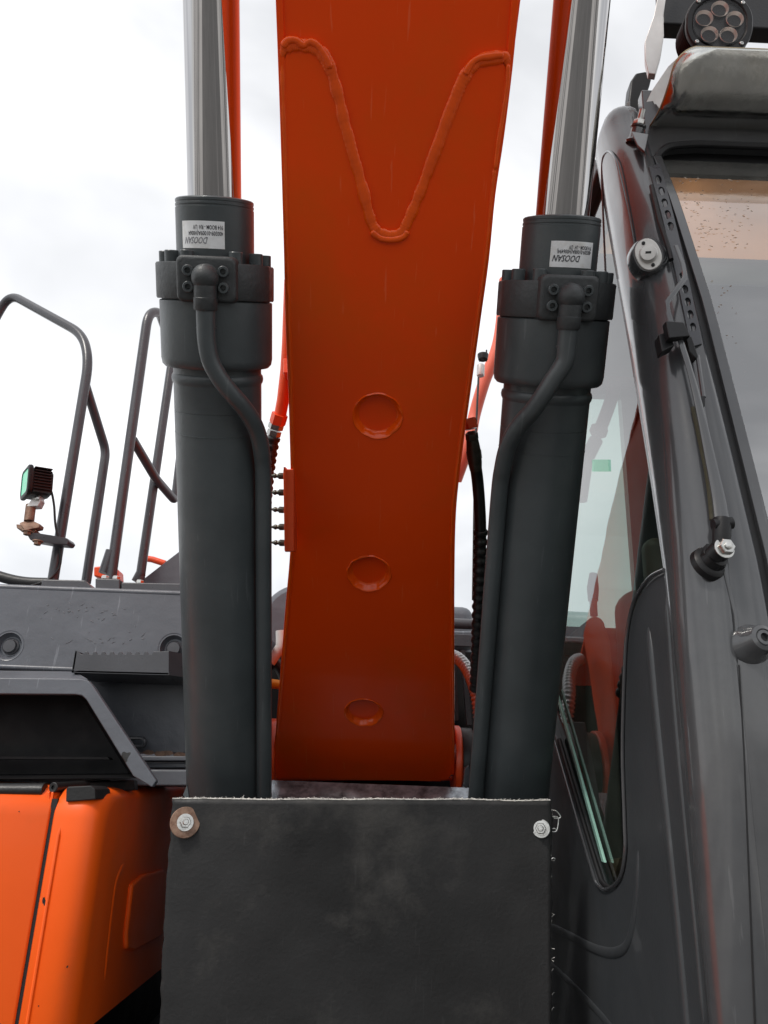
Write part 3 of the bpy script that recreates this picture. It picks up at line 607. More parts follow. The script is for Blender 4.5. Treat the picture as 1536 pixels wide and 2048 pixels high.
# ---- rain visor (bright curved sheet) and its brackets
prof = [(1.625, 1.745), (1.612, 1.722), (1.60, 1.703), (1.575, 1.683), (1.54, 1.672), (1.50, 1.670), (1.46, 1.682), (1.43, 1.702), (1.405, 1.732), (1.392, 1.757)]
prof = [(y, z - .012 + .010 * math.sin(math.pi * i / 9)) for i, (y, z) in enumerate(prof)]
pp = smooth_path([V((0, y, z)) for y, z in prof], 4)
nv = len(pp); rings = []
x1 = 1.62
ring_a = []
for i, p in enumerate(pp):
    t = i / (nv - 1); xl = lerp(.652, .672, t) + (.045 * max(0, (t - .8) / .2) ** 2)
    ring_a.append(V((xl, p.y, p.z)))
cols = 14
outer = [[lerp(a.x, x1, j / cols) * V((1, 0, 0)) + V((0, a.y, a.z)) for a in ring_a] for j in range(cols + 1)]
g = G().loft(outer, False, False); vis = obj('rain_visor', g, M_GALV, cab, angle=80)
m_ = vis.modifiers.new('thickness', 'SOLIDIFY'); m_.thickness = .003; m_.offset = 1
obj('visor_edge', G().tube([p + V((0, 0, .0)) for p in ring_a], .003, 8), mat('visor_rim', (.35, .28, .16), .4, metal=.6), vis)
obj('visor_edge', G().tube([ring_a[-1], V((x1, ring_a[-1].y, ring_a[-1].z))], .003, 8), bpy.data.materials['visor_rim'], vis)
obj('visor_bracket', G().slab([Q(1362, 108, y=1.50), Q(1336, 133, y=1.52), Q(1303, 182, y=1.55), Q(1283, 225, y=1.58), Q(1280, 252, y=1.58), Q(1308, 262, y=1.58), Q(1336, 205, y=1.56), Q(1352, 160, y=1.54)], (.003, .014, 0)), M_ALU, cab, bevel=.001)
obj('bracket_blade', G().slab([Q(1340, -60, y=1.55), Q(1316, -10, y=1.55), Q(1308, 30, y=1.55), Q(1290, 82, y=1.55), Q(1291, 120, y=1.56), Q(1297, 146, y=1.57), Q(1311, 148, y=1.57), Q(1322, 110, y=1.56), Q(1328, 70, y=1.55), Q(1327, 30, y=1.55)], (.004, .02, 0)), M_ALU, cab, bevel=.002)
obj('hinge_cover', G().slab([Q(1255, 220, y=1.68), Q(1259, 185, y=1.68), Q(1262, 160, y=1.68), Q(1272, 145, y=1.68), Q(1290, 142, y=1.68), Q(1306, 146, y=1.68), Q(1300, 170, y=1.68), Q(1283, 215, y=1.68), Q(1276, 260, y=1.68), Q(1262, 262, y=1.68)], (0, .05, 0)), M_BLK, cab, bevel=.006, seg=3)
obj('hinge_tongue', G().slab([Q(1243, 238, y=1.64), Q(1252, 205, y=1.64), Q(1261, 200, y=1.64), Q(1262, 262, y=1.64), Q(1240, 250, y=1.64)], (.0, .01, 0)), M_CAB, cab, bevel=.003)
# lamp bar above
obj('lamp_bar', G().slab([Q(1318, -80, y=1.60), Q(1326, 46, y=1.60), Q(1650, 62, y=1.60), Q(1650, -80, y=1.60)], (0, .05, 0)), M_BLK, cab, bevel=.006)
# ---- wiper
wip = obj('wiper_motor_cap', G().lathe([(.034, -.012), (.033, .0), (.030, .003), (.024, .006), (.022, .022), (.016, .025), (.015, .04), (.005, .042)], frame(PF(1420, 1124, .0), (.30, -.90, .32)), 28), M_BLK, cab)
g = G(); hexnut(g, frame(PF(1425, 1117, .004), (.30, -.90, .32)), .027, .012); obj('cap_nut', g, M_BLK, wip)
ap = [PF(1441, 1100, .035), PF(1443, 1075, .04), PF(1444, 1040, .038)]
arm = obj('wiper_head', G().tube([PF(1426, 1112, .02), PF(1441, 1097, .034)], .018, 18), M_BLK, cab)
obj('head_link', G().tube(ap, lambda t, i: [.014, .016, .017][i], 16), M_BLK, arm)
obj('link_roll', G().tube([PF(1426, 1050, .042), PF(1464, 1046, .042)], .011, 16), M_BLK, arm)
Mn = frame(PF(1448, 1097, .046), (.15, -.97, .10))
obj('nut_washer', G().lathe([(.019, 0), (.019, .002), (.0165, .003)], Mn, 28), M_STEEL, arm)
g = G(); hexnut(g, Mn @ Matrix.Translation((0, 0, .003)), .0150, .011, False); obj('arm_nut', g, M_STEEL, arm); obj('nut_stud', G().lathe([(.0075, .012), (.0075, .017), (.004, .019)], Mn, 16), M_STEEL, arm)
armp = [PF(1444, 1042, .040), PF(1436, 990, .036), PF(1421, 920, .034), PF(1404, 840, .034), PF(1385, 760, .034), PF(1364, 690, .034), PF(1352, 660, .034)]
obj('wiper_arm', G().tube(smooth_path(armp, 6), lambda t, i: lerp(.0145, .0062, min(1, t * 1.4)), 10, flat=.5, flatdir=(0, -1, 0)), M_CAB, cab, angle=50)
obj('arm_tip', G().tube([PF(1350, 668, .034), PF(1337, 625, .036), PF(1334, 605, .036), PF(1352, 580, .036), PF(1370, 556, .034), PF(1366, 530, .03), PF(1352, 492, .024)], .0058, 8, flat=.5, flatdir=(0, -1, 0)), M_CAB, cab)
bk = [PF(1331, 641, .05), PF(1368, 644, .05), PF(1382, 672, .05), PF(1338, 676, .05)]
obj('arm_rest', G().slab(bk, (0, .022, .002)), M_BLK, cab, bevel=.003)
obj('rest_foot', G().slab([PF(1317, 668, .03), PF(1337, 662, .03), PF(1350, 690, .03), PF(1324, 704, .03)], (0, .03, 0)), M_BLK, cab, bevel=.003)
obj('rest_bracket', G().slab([PF(1370, 672, .03), PF(1384, 672, .03), PF(1397, 712, .02), PF(1393, 718, .02), PF(1378, 704, .02)], (0, .02, 0)), M_BLK, cab, bevel=.003)
obj('wiper_blade', G().tube([PF(1303, 372, .012), PF(1318, 440, .014), PF(1336, 495, .016), PF(1342, 520, .016)], .006, 8), M_BLK, cab)
obj('wiper_blade', G().tube([PF(1395, 712, .014), PF(1402, 760, .014), PF(1407, 795, .014)], .0048, 8), M_CAB, cab)
obj('blade_end', G().slab([PF(1400, 792, .02), PF(1410, 792, .02), PF(1410, 812, .02), PF(1404, 816, .02)], (0, .01, 0)), M_BLK, cab)
obj('washer_hose', G().tube(smooth_path([PF(1424, 1040, .012), PF(1416, 960, .009), PF(1400, 880, .008), PF(1386, 815, .008)], 8), .0048, 8), mat('mossy_hose', (.045, .04, .02), .7, bump=.8, bscale=150), cab)
# lower cone bush
cp = PF(1506, 1286, .0); Mc = frame(cp, (.12, -.93, .10))
obj('cone_bush', G().lathe([(.040, -.010), (.034, .004), (.028, .011), (.0255, .028), (.0225, .034), (.016, .0365), (.0145, .0345), (.013, .0365), (.0078, .037), (.0072, .028), (.0005, .028)], Mc, 36, False), M_CAB, cab)
obj('bush_hole', G().lathe([(.0070, .031), (.0001, .031)], Mc, 16, False), M_GASK, cab)
for pa in ([PF(1478, 1330, .0005), PF(1488, 1500, .0005), PF(1500, 1800, .0005), PF(1512, 2100, .0005)],): obj('body_joint', G().tube(pa, .0016, 6), M_GASK, cab)
obj('swage_line', G().tube([PF(1448, 1140, -.001), PF(1470, 1230, -.001), PF(1476, 1300, -.001)], .004, 8), M_CAB, cab)

# ================================================================== ROOF WORK LIGHT
lc = Q(1437, 50, y=1.44); lax = V((-.06, -.97, -.22)).normalized(); Ml = frame(lc, lax, (1, 0, -.05))
wl = thing('work_light', 'round black five-lamp work light above the bright metal visor', 'work light', lc, 'black work lights')
obj('lamp_housing', G().lathe([(.055, -.075), (.070, -.055), (.078, -.02), (.080, .0)], Ml, 48), M_BLK, wl)
def bez(r_, z): return [Ml @ V((r_ * (1 + .05 * abs(math.sin(2 * q))) * math.cos(q), r_ * 1.02 * (1 + .05 * abs(math.sin(2 * q))) * math.sin(q), z)) for q in [2 * math.pi * k / 64 for k in range(64)]]
obj('lamp_bezel', G().loft([bez(.082, -.006), bez(.084, .0), bez(.083, .006), bez(.080, .009), bez(.069, .009), bez(.066, .006), bez(.066, -.012)], True, False), M_BLK, wl)
obj('reflector_plate', G().lathe([(.067, -.012), (.001, -.012)], Ml, 40, False), mat('brown_grey_reflector', (.42, .35, .32), .4, metal=.3, var=.25, vscale=40), wl)
cup, _ = mesh('lamp_cup', G().lathe([(.0225, .007), (.0215, .0085), (.0165, -.002), (.010, -.009), (.0075, -.0105), (.007, -.006), (.004, -.004), (.0001, -.0035)], None, 28, False), mat('lamp_cup_chrome', (.85, .80, .75), .3, metal=.7, var=.1), origin=V((0, 0, 0)))
for k in range(5):
    q = R(90 + 72 * k); place(cup, 'lamp_cup', wl, Ml @ Matrix.Translation((.040 * math.cos(q), .040 * math.sin(q), 0)))
obj('front_lens', G().lathe([(.067, .0095), (.001, .0100)], Ml, 40, False), M_LENS, wl)
scw, _ = mesh('bezel_screw', G().lathe([(.0052, .009), (.0052, .011), (.0035, .0125), (.0018, .0125), (.0016, .011), (.0001, .011)], None, 14, False), M_STEEL, origin=V((0, 0, 0)))
for a in (45, 135, 225, 315): place(scw, 'bezel_screw', wl, Ml @ Matrix.Translation((.0785 * math.cos(R(a)), .080 * math.sin(R(a)), 0)))
for k in range(8):
    zf = -.012 - k * .008
    obj('cooling_fin', G().lathe([(.06, zf), (.086, zf), (.087, zf - .0015), (.086, zf - .003), (.06, zf - .003)], Ml, 40), M_BLK, wl)
# the cab stands close beside the right cylinder: it and the roof light are scaled down about the camera
cab.location = (.88, 1.76, -.96); cab.scale = (.8, .8, .8)
wl.location = lc * .8; wl.scale = (.8, .8, .8)

# ================================================================== LEFT SUPERSTRUCTURE
body = thing('machine_body', 'grey steel superstructure with scratched deck panel, step and dark tray, behind the left cylinder', 'excavator body', (-.8, 2.6, -1.0))
YD = 2.05
def D(px, py, y=YD): return Q(px, py, y=y)
def rc(c, r_, n=28): return [c + V((r_ * math.cos(2 * math.pi * k / n), 0, r_ * math.sin(2 * math.pi * k / n))) for k in range(n)]
zt = D(180, 1177).z; zb = D(180, 1343).z
xl, xr = -1.6, D(470, 1300).x
bolts = [D(17, 1291), D(346, 1296)]
dp = obj('deck_panel', G().slab([V((xl, YD, zb)), V((xr, YD, zb)), V((xr, YD, zt)), V((xl, YD, zt))], (0, .7, 0), [rc(p, .034) for p in bolts]), M_PANEL, body)
obj('panel_edge', G().tube([V((xl, YD + .006, zt - .004)), V((xr, YD + .006, zt - .004))], .008, 16), M_PANEL, dp)
obj('panel_edge', G().tube([V((xl, YD + .006, zb + .004)), V((xr, YD + .006, zb + .004))], .008, 16), M_PANEL, dp)
for p in bolts:
    Mr = frame(p, (0, -1, 0))
    obj('bolt_recess', G().lathe([(.040, .001), (.036, -.0005), (.032, -.008), (.026, -.016), (.0005, -.017)], Mr, 36, False), M_PANEL, dp)
    g = G().lathe([(.0215, -.016), (.0215, -.012), (.018, -.010), (.0175, -.006), (.0160, -.003), (.0001, -.0025)], Mr, 28, False)
    obj('panel_bolt', g, M_RAIL, dp)
g = G(); rnd = random.Random(21)      # gouges in the paint
for k in range(46):
    px, py = (rnd.gauss(165, 40), rnd.gauss(1222, 11)) if k < 26 else (rnd.gauss(200, 60), rnd.gauss(1276, 10))
    if not (20 < px < 340 and 1190 < py < 1296): continue
    a_ = rnd.uniform(-.9, .9); L_ = rnd.uniform(3, 11) * (2 if k > 40 else 1)
    pts = [D(px + L_ * t * math.cos(a_), py + L_ * t * math.sin(a_) + rnd.uniform(-1, 1)) + V((0, -.0002, 0)) for t in (-.5, 0, .5)]
    g.tube(smooth_path(pts, 3), lambda t, i: .0011 * (1 - abs(2 * t - 1)) + .0002, 5)
obj('gouge_marks', g, mat('scraped_paint', (.17, .175, .19), .35), dp, kind='stuff')
# dark gap and lower wall under the deck
obj('lower_wall', G().slab([D(-300, 1330, 2.12), D(480, 1350, 2.12), D(480, 1506, 2.12), D(-300, 1498, 2.12)], (0, .1, 0)), M_PANEL, body)
obj('wall_ledge', G().slab([D(-300, 1512, 2.02), D(480, 1512, 2.02), D(480, 1522, 2.02), D(-300, 1520, 2.02)], (0, .12, 0)), M_PANEL, body, bevel=.003)
obj('wall_ledge', G().slab([D(-300, 1524, 2.04), D(480, 1526, 2.04), D(480, 1536, 2.04), D(-300, 1534, 2.04)], (0, .12, 0)), M_PANEL, body, bevel=.003)
obj('sill_beam', G().slab([D(-300, 1538, 2.0), D(480, 1540, 2.0), D(480, 1572, 2.0), D(-300, 1570, 2.0)], (0, .3, 0)), M_PANEL, body, bevel=.004)
# step bracket with serrated top
y1 = 1.93
top = []
n = 9
for k in range(n):
    x0_ = 158 + k * 17.0
    top += [D(x0_, 1303 + k * .1, y1), D(x0_ + 3, 1308, y1), D(x0_ + 9, 1309, y1), D(x0_ + 12, 1303, y1)]
st = [D(150, 1301, y1)] + top + [D(318, 1303, y1), D(338, 1302, y1), D(338, 1350, y1), D(143, 1345, y1)]
stp = obj('step_front', G().slab(st, (0, .006, 0)), M_RAIL, body, bevel=.0012)
a, b = D(338, 1302, y1), D(338, 1350, y1); c_, d_ = V((a.x + .12, YD, a.z)), V((b.x + .12, YD, b.z))
obj('step_side', G().hexa([a, c_, d_, b, a + V((0, .006, 0)), c_ + V((0, .006, 0)), d_ + V((0, .006, 0)), b + V((0, .006, 0))]), M_RAIL, body)
e = D(143, 1345, y1); h = V((e.x, YD + .05, e.z)); obj('step_tread', G().hexa([e, b, d_ + V((0, .05, 0)), h, e + V((0, 0, .005)), b + V((0, 0, .005)), d_ + V((0, .05, .005)), h + V((0, 0, .005))]), M_RAIL, body)
a2 = D(150, 1301, y1); obj('step_side', G().hexa([a2, a2 + V((0, .13, 0)), V((e.x, YD, e.z)), e, a2 + V((.005, 0, 0)), a2 + V((.005, .13, 0)), V((e.x + .005, YD, e.z)), e + V((.005, 0, 0))]), M_RAIL, body)
# open tray: thick rim, dark inside
yt = 1.84
def Tt(px, py, y=yt): return Q(px, py, y=y)
rim = [Tt(-250, 1353), Tt(160, 1357), Tt(176, 1361), Tt(186, 1372), Tt(313, 1562), Tt(304, 1575), Tt(266, 1552), Tt(172, 1399), Tt(163, 1391), Tt(150, 1389), Tt(-250, 1386)]
tray = obj('tray_rim', G().slab(rim, (0, .02, 0)), M_PANEL, body, bevel=.003, seg=2)
i_ = [Tt(-250, 1380, yt + .004), Tt(150, 1384, yt + .004), Tt(168, 1390, yt + .004), Tt(178, 1399, yt + .004), Tt(276, 1556, yt + .004), Tt(-250, 1560, yt + .004)]
cc_ = sum(i_, V()) / len(i_); i3 = [(cc_ + (p - cc_) * .92) * 1.08 for p in i_]
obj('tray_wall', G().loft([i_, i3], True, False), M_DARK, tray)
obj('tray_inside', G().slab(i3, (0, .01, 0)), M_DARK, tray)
obj('tray_fold', G().slab([Tt(-180, 1512, 1.93), Tt(215, 1514, 1.93), Tt(219, 1519, 1.93), Tt(-180, 1517, 1.93)], (0, .03, 0)), M_DARK, tray)
obj('tray_lid', G().slab([Tt(-250, 1338, 2.0), Tt(150, 1343, 2.0), Tt(175, 1358, 1.86), Tt(-250, 1354, 1.86)], (0, 0, -.004)), M_PANEL, tray)
# tie-down loop and rust marks
lpc = D(270, 1483, 2.09)
obj('tie_loop', G().tube(fillet([D(255, 1476, 2.11), D(290, 1477, 2.07), D(290, 1493, 2.07), D(262, 1493, 2.11)], .014), .0052, 10), M_RAIL, body)
for px, py, r_ in ((297, 1505, .010), (322, 1508, .012), (336, 1506, .010), (360, 1510, .012)):
    c = D(px, py, 2.118); obj('rust_patch', G().slab([c + V((r_ * 1.4 * math.cos(q) * (1 + .3 * noise.noise(V((px, q, 0)))), 0, r_ * .6 * math.sin(q) * (1 + .4 * noise.noise(V((q * 2, px, 1)))))) for q in [2 * math.pi * k / 14 for k in range(14)]], (0, .002, 0)), M_RUST, body)
# base blocks for the rails
yr = 2.25
obj('rail_foot', G().slab([D(84, 1158, 2.12), D(170, 1160, 2.12), D(186, 1178, 2.12), D(80, 1177, 2.12)], (0, .25, 0)), M_RAIL, body, bevel=.004)
obj('rail_foot', G().slab([D(190, 1156, 2.12), D(240, 1158, 2.12), D(240, 1180, 2.12), D(190, 1179, 2.12)], (0, .2, 0)), M_RAIL, body, bevel=.004)
obj('rail_foot', G().slab([D(242, 1164, 2.12), D(420, 1168, 2.12), D(420, 1186, 2.12), D(242, 1183, 2.12)], (0, .3, 0)), M_RAIL, body, bevel=.004)
obj('gusset_plate', G().slab([D(268, 1172, 2.5), D(372, 1092, 2.5), D(520, 1092, 2.5), D(520, 1175, 2.5)], (0, .02, 0)), M_PANEL, body, bevel=.003)
obj('clamp_block', G().slab([D(187, 1133, 2.4), D(212, 1131, 2.4), D(236, 1138, 2.4), D(237, 1158, 2.4), D(214, 1158, 2.4), D(187, 1152, 2.4)], (0, .06, 0)), M_ORP, body, bevel=.005)
obj('orange_rod', G().tube([D(292, 1117, 2.6), D(305, 1119, 2.6), D(330, 1127, 2.6)], .011, 12), M_ORP, body)
obj('black_hose', G().tube(smooth_path([D(-60, 1130, 2.3), D(0, 1153, 2.3), D(50, 1164, 2.3), D(110, 1166, 2.3)], 6), .016, 14), M_HOSE, body)
# engine hood and shapes behind the boom
obj('engine_hood', G().box((-1.3, 3.6, -.9), (.44, 4.6, .86)), M_PANEL, body, bevel=.05, seg=4)
obj('hood_lip', G().slab([D(500, 1254, 3.3), D(960, 1262, 3.3), D(960, 1276, 3.3), D(500, 1268, 3.3)], (0, .3, 0)), M_PANEL, body, bevel=.01)
obj('cross_pipe', G().tube([D(880, 1246, 3.2), D(975, 1250, 3.2)], .022, 16), M_RAIL, body)
obj('cross_bar', G().slab([D(880, 1266, 3.1), D(965, 1270, 3.1), D(965, 1295, 3.1), D(880, 1291, 3.1)], (0, .05, 0)), M_RAIL, body, bevel=.004)
obj('round_tank', G().lathe([(.02, 0), (.12, .004), (.14, .02), (.15, .05), (.15, .3), (.02, .31)], frame(D(596, 1240, 2.9), (0, 1, 0)), 40), M_PANEL, body)
obj('white_neck', G().tube(smooth_path([D(562, 1262, 2.75), D(562, 1290, 2.75), D(556, 1302, 2.75), D(540, 1325, 2.75)], 6), lambda t, i: .019, 16), M_WHITE, body)
obj('yellow_sleeve', G().tube([D(520, 1364, 2.7), D(562, 1370, 2.7)], .016, 14), M_YEL, body)
obj('elbow_hose', G().tube(smooth_path([D(520, 1330, 2.8), D(556, 1330, 2.8), D(580, 1380, 2.8)], 6), .022, 14), M_HOSE, body)
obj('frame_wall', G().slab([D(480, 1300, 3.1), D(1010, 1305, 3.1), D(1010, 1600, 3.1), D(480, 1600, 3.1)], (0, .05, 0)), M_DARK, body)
obj('upright_post', G().slab([D(922, 1300, 2.85), D(930, 1300, 2.85), D(944, 1450, 2.85), D(934, 1450, 2.85)], (0, .03, 0)), M_RAIL, body)
obj('upright_post', G().slab([D(908, 1330, 2.8), D(913, 1330, 2.8), D(917, 1440, 2.8), D(911, 1440, 2.8)], (0, .03, 0)), M_RAIL, body)
for sx in (1, -1):
    cx = -.02 + sx * .365
    obj('boom_bracket', G().slab([V((cx - .02, 2.25, -1.2)), V((cx - .02, 3.0, -1.2)), V((cx - .02, 3.0, .0)), V((cx - .02, 2.72, .22)), V((cx - .02, 2.40, .23)), V((cx - .02, 2.30, .05)), V((cx - .02, 2.2, -.35))], (.04, 0, 0)), M_CAST, body, bevel=.005)
obj('pin_collar', G().lathe([(.06, 0), (.106, 0), (.108, .003), (.108, .034), (.06, .036)], frame((.267, 2.56, .105), (1, 0, 0)), 48), M_BLK, body)
obj('lock_lug', G().slab([D(930, 1535, 2.3), D(938, 1530, 2.3), D(946, 1560, 2.3), D(934, 1577, 2.3), D(926, 1572, 2.3)], (0, .03, 0)), M_RAIL, body, bevel=.003)
# worn steel apron under the boom foot
ap_ = [V((-.33, 2.42, .032)), V((.30, 2.42, .032)), V((.30, 2.25, -.12)), V((-.33, 2.25, -.12))]
obj('front_apron', G().slab(ap_, (0, .02, -.02)), M_WET, body)
for sx, x0 in ((1, -.33), (-1, .28)): obj('apron_gusset', G().slab([V((x0, 2.10, .02)), V((x0 + sx * .10, 2.10, -.06)), V((x0, 2.10, -.06))], (0, .02, 0)), M_CYL, body)
obj('frame_nose', G().box((-.40, 2.05, -1.3), (.37, 2.3, -.16)), M_DARK, body)
obj('cross_tube', G().tube([V((-.42, 1.90, -.12)), V((.37, 1.90, -.12))], .03, 20), M_CAST, body)
obj('slew_frame', G().box((-1.5, 1.98, -1.3), (-.42, 4.4, -.62)), M_DARK, body)
obj('slew_frame', G().box((.40, 1.62, -1.4), (1.66, 4.4, -1.02)), M_DARK, body)

# ================================================================== ORANGE STORAGE BOX
bx = thing('tool_box', 'orange rounded storage box at the lower left with black rubber edge trim on top', 'storage box', (-.9, 2.0, -1.0))
yo = 1.74; xs_ = Q(205, 1700, y=yo + .04).x; seam = Q(92, 1690, y=yo).x; zt_ = -.005
def boxpanel(name, x0, x1, prof_r=.06, side_r=0.0, back=2.6, low=-.9):
    # section in (y, z): front face with rounded top, swept along x; right end rounded in plan
    rings = []
    def sec(x, inset):
        pts = []; y0 = yo + inset; zt2 = zt_ - inset * .6
        pts.append(V((x, y0 + .012, low)))
        pts.append(V((x, y0, low + .02)))
        for k in range(9):
            q = k / 8 * math.pi / 2; pts.append(V((x, y0 + prof_r - prof_r * math.cos(q), zt2 - prof_r + prof_r * math.sin(q))))
        pts.append(V((x, back, zt2 + .02))); pts.append(V((x, back, low)))
        return pts
    rings.append(sec(x0 + .0, .004)); rings.append(sec(x0 + .004, 0))
    if side_r:
        for k in range(0, 11):
            q = k / 10 * math.pi / 2 * .98; rings.append(sec(x1 - side_r + side_r * math.sin(q), side_r - side_r * math.cos(q)))
    else: rings += [sec(x1 - .004, 0), sec(x1, .004)]
    return G().loft(rings)
obj('door_panel', boxpanel('d', -1.5, seam - .004), M_OR, bx, angle=50)
# corner panel with a slanting bottom on its right flank
g = boxpanel('c', seam + .004, xs_, .06, .045, 2.6, -.465)
obj('corner_panel', g, M_OR, bx, angle=50)
obj('seam_lip', G().tube([V((seam + .022, yo - .001, -.7)), V((seam + .022, yo - .001, -.10)), V((seam + .024, yo + .018, -.03)), V((seam + .03, yo + .05, -.008))], .0035, 8), M_OR, bx)
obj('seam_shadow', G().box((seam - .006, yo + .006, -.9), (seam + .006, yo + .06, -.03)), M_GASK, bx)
# bare spots where the paint has chipped off
rnd = random.Random(5)
for px, py, a_, b_ in ((92, 1806, .006, .007), (87, 1800, .003, .006), (181, 1646, .004, .005), (155, 1644, .0015, .002), (162, 1640, .0015, .0015), (134, 1934, .0015, .002), (77, 2012, .0012, .0015), (38, 1623, .001, .0012)):
    c = Q(px, py, y=yo - .0006) if px < 150 else Q(px, py, y=yo + .012)
    obj('paint_chip', G().slab([c + V((a_ * math.cos(q) * rnd.uniform(.5, 1.2), 0, b_ * math.sin(q) * rnd.uniform(.5, 1.2))) for q in [2 * math.pi * k / 11 for k in range(11)]], (0, .003 if px < 150 else .02, 0)), M_GASK, bx)
# pressed panel outline on the flank
fl_ = lambda px, py: Q(px, py, x=xs_)
def press(pts, r_, flat=.45): obj('pressed_line', G().tube([p for p in smooth_path([fl_(*q) for q in pts], 8)], lambda t, i: r_ * min(1, .2 + t * 8) * min(1, .2 + (1 - t) * 8), 12, flat=flat, flatdir=(1, 0, 0)), M_OR, bx, angle=80)
press([(248, 1728), (234, 1760), (226, 1810), (216, 1900), (210, 1960)], .009, .28)
pad = [fl_(*q) for q in ((258, 1768), (280, 1750), (322, 1738), (330, 1750), (329, 1850), (318, 1872), (262, 1902), (247, 1898), (246, 1870))]
obj('pressed_pad', G().slab([p + V((-.004, 0, 0)) for p in pad], (.014, 0, 0)), M_OR, bx, bevel=.009, seg=4, angle=80)
# dark frame under the flank
obj('under_frame', G().slab([V((xs_ - .04, 1.80, -.95)), V((xs_ - .04, 2.7, -.95)), V((xs_ - .04, 2.7, -.45)), V((xs_ - .04, 1.80, -.45))], (-.02, 0, 0)), M_DARK, bx)
# rubber trims on top
ta = Q(-60, 1580, y=yo + .03); tb = Q(90, 1580, y=yo + .03)
obj('edge_trim', G().tube([ta, tb], .018, 16, flat=.8, flatdir=(0, 0, 1)), M_HOSE, bx, bevel=.002)
obj('edge_trim', G().slab([Q(-60, 1574, y=yo + .02), Q(88, 1578, y=yo + .02), Q(84, 1600, y=yo + .02), Q(-60, 1598, y=yo + .02)], (0, .01, 0)), M_HOSE, bx, bevel=.003)
obj('trim_tab', G().slab([Q(94, 1584, y=yo + .01), Q(99, 1584, y=yo + .01), Q(99, 1604, y=yo + .01), Q(90, 1610, y=yo + .01)], (0, .02, 0)), M_OR, bx, bevel=.001)
obj('trim_tab', G().slab([Q(102, 1584, y=yo + .01), Q(107, 1584, y=yo + .01), Q(105, 1606, y=yo + .01), Q(100, 1602, y=yo + .01)], (0, .02, 0)), M_OR, bx, bevel=.001)
t0 = Q(106, 1575, y=yo + .012); t1 = Q(262, 1566, y=yo + .30)
tubeo = G().lathe([(.0045, .004), (.0045, -.0), (.009, -.0005), (.0105, .001), (.0105, .20), (.004, .202)], frame(t0, (t1 - t0)), 20); obj('rubber_tube', tubeo, M_HOSE, bx)
obj('top_trim', G().slab([Q(105, 1568, y=yo + .06), Q(268, 1560, y=yo + .2), Q(270, 1580, y=yo + .2), Q(110, 1597, y=yo + .06)], (0, .03, 0)), M_HOSE, bx, bevel=.003)
bl_ = [Q(132, 1577, y=yo + .0), Q(136, 1573, y=yo + .0), Q(182, 1571, y=yo + .0), Q(190, 1578, y=yo + .0), Q(191, 1599, y=yo + .0), Q(131, 1604, y=yo + .0)]
obj('rubber_stop', G().slab(bl_, (0.01, .07, 0)), M_RUB, bx, bevel=.004, seg=3)

# ================================================================== HANDRAILS
def Hh(px, py, y): return Q(px, py, y=y)
hr = thing('handrail', 'large bent grey handrail at far left that carries the small work light', 'handrail', Hh(105, 1160, 2.2), 'grey tubular handrails')
rail = fillet([Hh(-60, 760, 2.5), Hh(-12, 640, 2.45), Hh(20, 588, 2.42), Hh(165, 668, 2.25), Hh(178, 720, 2.22), Hh(105, 1166, 2.2)], .07, 8)
obj('rail_tube', G().tube(rail, .0155, 18), M_RAIL, hr, angle=60)
obj('rail_leg', G().tube(fillet([Hh(171, 770, 2.23), Hh(212, 902, 2.35), Hh(172, 1166, 2.3)], .03, 6), .0145, 18), M_RAIL, hr, angle=60)
hr2 = thing('handrail', 'grey handrail with hooked top just left of the left cylinder', 'handrail', Hh(222, 1160, 2.25), 'grey tubular handrails')
obj('rail_tube', G().tube(fillet([Hh(221, 1162, 2.25), Hh(296, 628, 2.25), Hh(318, 622, 2.30), Hh(345, 700, 2.6), Hh(372, 800, 2.9)], .05, 8), .0158, 18), M_RAIL, hr2, angle=60)
obj('rail_leg', G().tube([Hh(279, 1164, 2.45), Hh(347, 700, 2.5)], .0150, 18), M_RAIL, hr2, angle=60)
obj('rail_brace', G().tube(fillet([Hh(266, 880, 2.27), Hh(312, 958, 2.42), Hh(350, 1002, 2.6), Hh(362, 900, 2.6)], .025, 6), .0150, 16), M_RAIL, hr2, angle=60)
for (px, py, y, r_) in ((223, 1102, 2.25, .0168), (282, 1146, 2.45, .0162)):
    a = Hh(px, py, y); obj('rail_socket', G().tube([a, a + V((-.011, 0, -.07 if py < 1120 else -.03))], r_, 18), M_RAIL, hr2)
for px, py in ((210, 1154), (232, 1155), (279, 1163)):
    g = G(); hexnut(g, frame(Hh(px, py + 4, 2.14), (0, 0, 1)), .011, .009, False); obj('foot_nut', g, M_STEEL, hr2)

# ================================================================== SMALL WORK LIGHT ON THE RAIL
y_l = 2.12
wl2 = thing('work_light', 'small square finned work light with green lens on a rusty post beside the left handrail', 'work light', Hh(70, 1010, y_l), 'black work lights')
lax2 = V((-.80, -.58, -.10)).normalized(); Mq = frame(Hh(58, 966, y_l), lax2, (.55, -.80, 0)); 
def sq(a, z, rad=.016, n=5, zo=0):
    ring = []
    for i, (sx, sy) in enumerate(((1, 1), (-1, 1), (-1, -1), (1, -1))):
        for k in range(n):
            q = R(90 * i + k * 90 / (n - 1)); ring.append(Mq @ V((sx * (a - rad) + rad * math.cos(q), sy * (a * 1.0 - rad) + rad * math.sin(q), z)))
    return ring
obj('lamp_housing', G().loft([sq(.034, -.058), sq(.039, -.045), sq(.040, .006)]), M_BLK, wl2, angle=40)
obj('lamp_bezel', G().loft([sq(.045, .0), sq(.0465, .004), sq(.0455, .011), sq(.042, .013), sq(.036, .013, .012), sq(.035, .009, .012)], True, False), M_BLK, wl2, angle=40)
obj('front_lens', G().loft([sq(.036, .008, .012), sq(.036, .0115, .012)]), M_LENSG, wl2)
